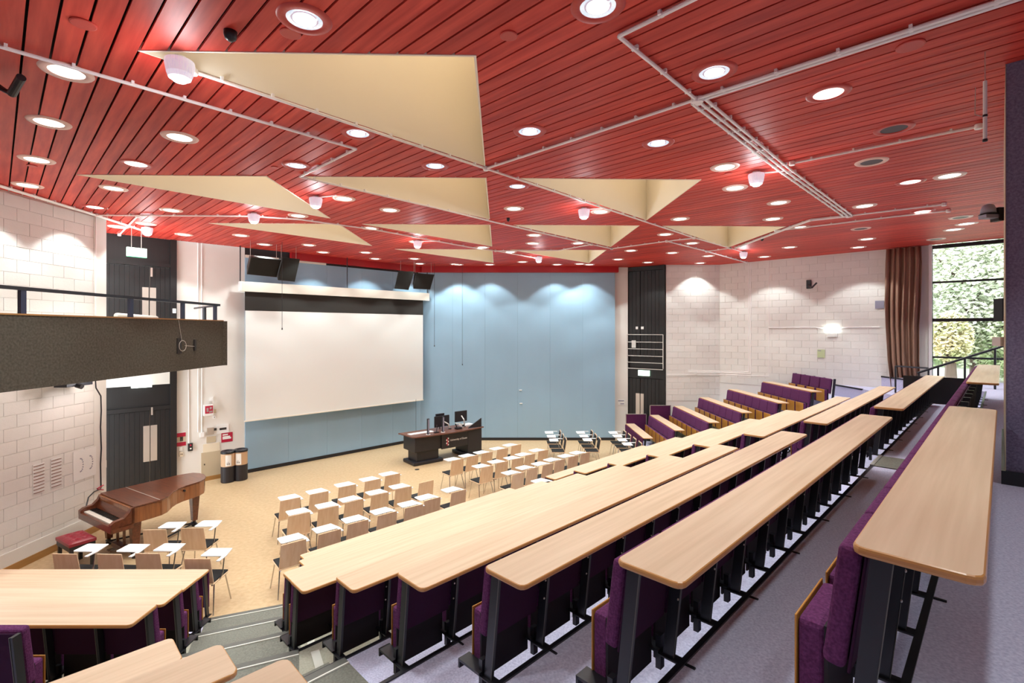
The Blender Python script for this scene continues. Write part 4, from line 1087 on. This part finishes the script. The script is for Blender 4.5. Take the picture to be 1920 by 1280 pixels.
for i, x in enumerate((.52, 1.06)):
    s = desk_thing('column_speaker', 'slim grey column speaker on the lectern, %s of two' % ('left','right')[i], 'speaker', x, .08)
    obj('column', G().box(-.035,.035,-.03,.03,.01,.50), 'lect', s, bevel=.01); obj('grille', G().box(-.022,.022,-.035,-.029,.04,.48), 'grey', s)
    obj('base', G().lathe([(.07,0),(.07,.012)], 16), 'white_plastic', s)
s = desk_thing('microphone', 'small black microphone between the column speakers', 'microphone', .86, .15)
obj('base', G().box(-.08,.08,-.05,.05,0,.03), 'black_metal', s, bevel=.01); obj('stem', G().tube((0,0,.03),(.02,0,.18),.012).tube((.02,0,.16),(.02,0,.24),.02), 'black_metal', s)
for i, (x, y, z, r_, w) in enumerate(((1.30,.55,.28,.05,.58),(2.05,.55,.36,.0,.48))):
    s = desk_thing('monitor', 'black monitor on a silver arm, %s of two on the lectern' % ('left','right')[i], 'monitor', x, y, r_)
    obj('screen_case', G().box(-w/2,w/2,-.02,.02,z-.20,z+.16), 'lect', s, bevel=.005)
    obj('arm', G().tube((0,-.03,z),( .16 if i == 0 else .03,-.15,z-.12),.022).tube((.16 if i == 0 else .03,-.15,z-.12),(.2 if i == 0 else .03,-.18,0),.025), 'alu', s)
    obj('clamp', G().lathe([(.05,0),(.05,.03)], 14, c=(.2 if i == 0 else .03,-.18,0)), 'black_metal', s)
s = desk_thing('webcam_hood', 'dark hood behind the left monitor on the lectern', 'monitor', 1.28, .63)
obj('case', G().box(-.16,.16,-.01,.03,.25,.50), 'lect', s); obj('foot', G().tube((0,.02,0),(0,.02,.3),.02), 'black_metal', s)
s = desk_thing('keyboard', 'pale keyboard and papers lying on the left of the lectern', 'keyboard', .45, .42)
obj('tray', G().box(-.42,.42,-.11,.11,0,.015), 'white_plastic', s)
s = desk_thing('document_camera', 'black and silver document camera on the lectern', 'camera', 1.72, .20)
obj('body', G().box(-.10,.10,-.08,.08,0,.06).tube((-.05,0,.05),(-.12,0,.2),.02), 'lect', s, bevel=.008); obj('arm', G().path([(-.12,0,.2),(.05,-.02,.18),(.16,-.03,.12)], .015), 'alu', s)
obj('head', G().lathe([(.045,-.03),(.045,.03)], 14, c=(.18,-.03,.10)), 'black_metal', s)
s = desk_thing('control_unit', 'white sloping control unit right of the monitors', 'unit', 2.2, .45)
obj('case', G().box(-.22,.22,-.12,.15,0,.07), 'white_plastic', s, bevel=.01)
tag(obj('floor_socket', G().lathe([(.07,0),(.07,.006)], 14), 'spk', loc=pz(782,880,0.0)), 'small dark floor socket before the lectern', 'socket')

# ------------------------------------------------------------------ grand piano and stool
e1 = Vector((.856,-.516,0)); e2_ = Vector((.516,.856,0)); pang = math.atan2(e1.y, e1.x)
po = Vector((-8.22, 9.30, 0))
t = thing('grand_piano', 'brown mahogany grand piano in front of the lower left doors', 'piano', po, pang)
Wp, Lp = 1.42, 2.05
def curve_side(s=0.0):
    pts = []
    for u, x in ((.34,1.42),(.62,1.42),(.80,1.40),(.92,1.33),(1.02,1.22),(1.12,1.10),(1.24,1.0),(1.40,.93),(1.58,.90),(1.74,.86),(1.88,.76),(1.98,.60),(2.04,.40),(2.04,.22),(1.98,.07),(1.86,.01)):
        pts.append((x-s, u-s*.3))
    return pts
rim = [(0,.30),(Wp,.30)]+curve_side()+[(0,1.7)]
obj('rim', G().prism(rim, .68, .965), 'rim', t, bevel=.008)
lid = [(-.012,.76),(Wp+.012,.76)]+[(x+.012,u+.012) for x,u in curve_side() if u > .76]+[(-.012,1.7)]
obj('lid', G().prism(lid, .968, .99), 'mahog', t, bevel=.006)
obj('front_lid', G().box(-.012, Wp+.012, .34, .752, .968, .99), 'mahog', t, bevel=.006)
obj('lid_hinge', G().box(0, Wp, .750, .762, .985, .993), 'alu', t)
obj('keybed', G().box(0, Wp, 0, .34, .60, .70), 'mahog', t, bevel=.008)
for x in (0, Wp-.09):
    g = G(); g.prism([(0,.68),(0,.76),(.06,.80),(.20,.82),(.28,.90),(.31,.97),(.36,.97),(.36,.68)], x, x+.09, T=Matrix(((0,0,1,0),(1,0,0,0),(0,1,0,0),(0,0,0,1))))
    obj('key_cheek', g, 'mahog', t)
g = G(); g.add([(.09,.24,.74),(Wp-.09,.24,.74),(Wp-.09,.33,.95),(.09,.33,.95),(.09,.26,.74),(Wp-.09,.26,.74),(Wp-.09,.35,.95),(.09,.35,.95)],
               [(3,2,1,0),(4,5,6,7),(0,1,5,4),(1,2,6,5),(2,3,7,6),(3,0,4,7)])
obj('fallboard', g, 'mahog', t)
g = G(); kw = (Wp-.22)/52
for i in range(52): g.box(.11+i*kw+.0008, .11+(i+1)*kw-.0008, .05, .24, .70, .742)
k1 = obj('white_keys', g, 'ivory', t); k1['kind'] = 'stuff'
g = G()
for i in range(51):
    if i % 7 in (0,1,3,4,5): g.box(.11+(i+1)*kw-.006, .11+(i+1)*kw+.006, .13, .24, .742, .756)
k2 = obj('black_keys', g, 'ebony', t); k2['kind'] = 'stuff'
obj('key_slip', G().box(.09, Wp-.09, .0, .045, .69, .722), 'mahog', t, bevel=.004)
for (x, y) in ((.16,.42),(Wp-.16,.42),(.62,1.75)):
    obj('leg', G().add([(x+sx*w,y+sy*w,z) for z, w in ((.66,.075),(.12,.045)) for sx, sy in ((-1,-1),(1,-1),(1,1),(-1,1))], [(0,1,2,3),(7,6,5,4),(0,4,5,1),(1,5,6,2),(2,6,7,3),(3,7,4,0)]), 'mahog', t)
    obj('caster_arm', G().tube((x,y,.12),(x,y,.05),.03).tube((x-.11,y,.05),(x+.11,y,.05),.02).lathe([(.05,.0),(.05,.06)], 12, c=(x,y,0)), 'black_metal', t)
obj('pedal_lyre', G().box(.52,.56,.40,.44,.08,.68).box(.80,.84,.40,.44,.08,.68).box(.48,.88,.34,.46,.06,.14), 'mahog', t, bevel=.006)
for x in (.60,.68,.76): obj('pedal', G().box(x-.015,x+.015,.22,.36,.05,.065), 'chrome', t)
obj('dolly_bar', G().tube((.16,.42,.06),(.62,1.75,.06),.018).tube((Wp-.16,.42,.06),(.62,1.75,.06),.018).tube((.16,.42,.06),(Wp-.16,.42,.06),.018), 'black_metal', t)
obj('lock_knob', G().tube((.93,1.40,.90),(.97,1.40,.90),.02,12), 'black_metal', t)
t = thing('piano_stool', 'black piano stool with a buttoned dark red leather seat', 'stool', Vector((-7.73,8.70,0)), pang)
ng = 12; g = G()
def bt(u, v):
    h = .50+.035*(1-abs(u)**6)*(1-abs(v)**6)
    for bu in (-.6,-.2,.2,.6):
        for bv in (-.35,.35): h -= .03*math.exp(-((u-bu)**2*60+(v-bv)**2*25))
    return h
NU, NV = 32, 18
for j in range(NV+1):
    for i in range(NU+1):
        u = -1+2*i/NU; v = -1+2*j/NV; g.v.append((u*.31, v*.19, bt(u, v)))
for j in range(NV):
    for i in range(NU):
        k = j*(NU+1)+i; g.f.append((k, k+1, k+NU+2, k+NU+1)); g.m.append(0)
g.box(-.31,.31,-.19,.19,.45,.499)
obj('cushion', g, 'red_leather', t, smooth=False)
obj('frame', G().box(-.30,.30,-.18,.18,.36,.45), 'black_metal', t, bevel=.006)
for sx in (-1,1):
    for sy in (-1,1): obj('leg', G().box(sx*.26-.025, sx*.26+.025, sy*.145-.025, sy*.145+.025, 0, .37), 'black_metal', t)

# ------------------------------------------------------------------ recycling bins
for i, (px, py) in enumerate(((422.6, 905),(446.8,901))):
    c = pz(px, py, 0.0)
    t = thing('recycling_bin', 'black round bin with a tan printed band, %s of two by the white pier' % ('left','right')[i], 'bin', (c.x, c.y+.12, 0))
    obj('lower_body', G().lathe([(.165,0),(.175,.02),(.175,.44)], 28), 'lect', t, smooth=False)
    obj('band', G().lathe([(.172,.44),(.172,.79)], 28), 'kraft', t)
    obj('lid', G().lathe([(.18,.79),(.18,.84),(.165,.855),(.10,.857),(.09,.83)], 28, cap1=True), 'black_metal', t)
    g = G(); n = 6; R = .1745; a0 = math.radians(-80 if i == 0 else -105)
    for j in range(n):
        aa = a0+j*.14; bb = aa+.14
        g.add([(R*math.cos(aa),R*math.sin(aa),.46),(R*math.cos(bb),R*math.sin(bb),.46),(R*math.cos(bb),R*math.sin(bb),.76),(R*math.cos(aa),R*math.sin(aa),.76)], [(0,1,2,3)])
    obj('poster', g, 'sign_white', t)
    g = G(); R = .176
    for j, (h0, h1) in enumerate(((.50,.58),(.50,.60),(.50,.56))):
        aa = a0+.2+j*.16; g.add([(R*math.cos(aa),R*math.sin(aa),h0),(R*math.cos(aa+.1),R*math.sin(aa+.1),h0),(R*math.cos(aa+.05),R*math.sin(aa+.05),h1)], [(0,1,2)])
    obj('poster_mark', g, 'spk', t)

# ------------------------------------------------------------------ outside
struct(obj('trim_21', G().box(11, 45, 6, 45, 2.2, 2.3), 'paving'))
rt = random.Random(11)
def tree(x, y, z, rx, ry, rz, n, m, label, trunk=True, sz=.085):
    t = thing('tree', label, 'tree', (x, y, 2.3))
    g = G()
    for i in range(n):
        while True:
            u = Vector((rt.uniform(-1,1), rt.uniform(-1,1), rt.uniform(-1,1)))
            if u.length < 1: break
        c = Vector((u.x*rx, u.y*ry, z+u.z*rz-2.3)); a = Vector((rt.gauss(0,1), rt.gauss(0,1), rt.gauss(0,1))).normalized()
        b = a.orthogonal().normalized(); s = sz*rt.uniform(.6, 1.3)
        a = a*s; b = b*s*.6
        k = len(g.v); g.v += [tuple(c-a), tuple(c+b), tuple(c+a), tuple(c-b)]; g.f.append((k,k+1,k+2,k+3)); g.m.append(0)
    me = bpy.data.meshes.new('crown'); me.from_pydata(g.v, [], g.f); me.materials.append(M[m])
    o = link('crown', me, t); o['kind'] = 'stuff'
    if trunk:
        br = G().tube((0,0,0),(0,0,z-2.3),.18,8,.10)
        for q in range(5):
            aa = rt.uniform(0, 6.28); br.tube((0,0,(z-2.3)*.5+q*.4), (math.cos(aa)*rx*.7, math.sin(aa)*ry*.7, z-2.3+rz*.4), .06, 5, .02)
        obj('trunk', br, 'bark', t)
tree(17.2, 18.2, 6.0, 2.6, 2.6, 3.2, 26000, 'leaf2', 'pale leafy tree filling the upper panes of the window')
tree(20.5, 20.0, 6.5, 3.6, 3.6, 4.4, 30000, 'leaf', 'taller green tree farther behind the window')
tree(15.2, 17.0, 3.9, .6, .6, .9, 3000, 'leaf3', 'yellowish bush in the third row of window panes', sz=.07)
tree(18.0, 16.6, 3.7, 1.9, 1.9, 1.5, 14000, 'leaf', 'bright green bush low behind the window', sz=.075)
tree(25.0, 27.5, 8.0, 7.0, 7.0, 7.5, 26000, 'leaf', 'broad distant tree seen through the window', sz=.2)
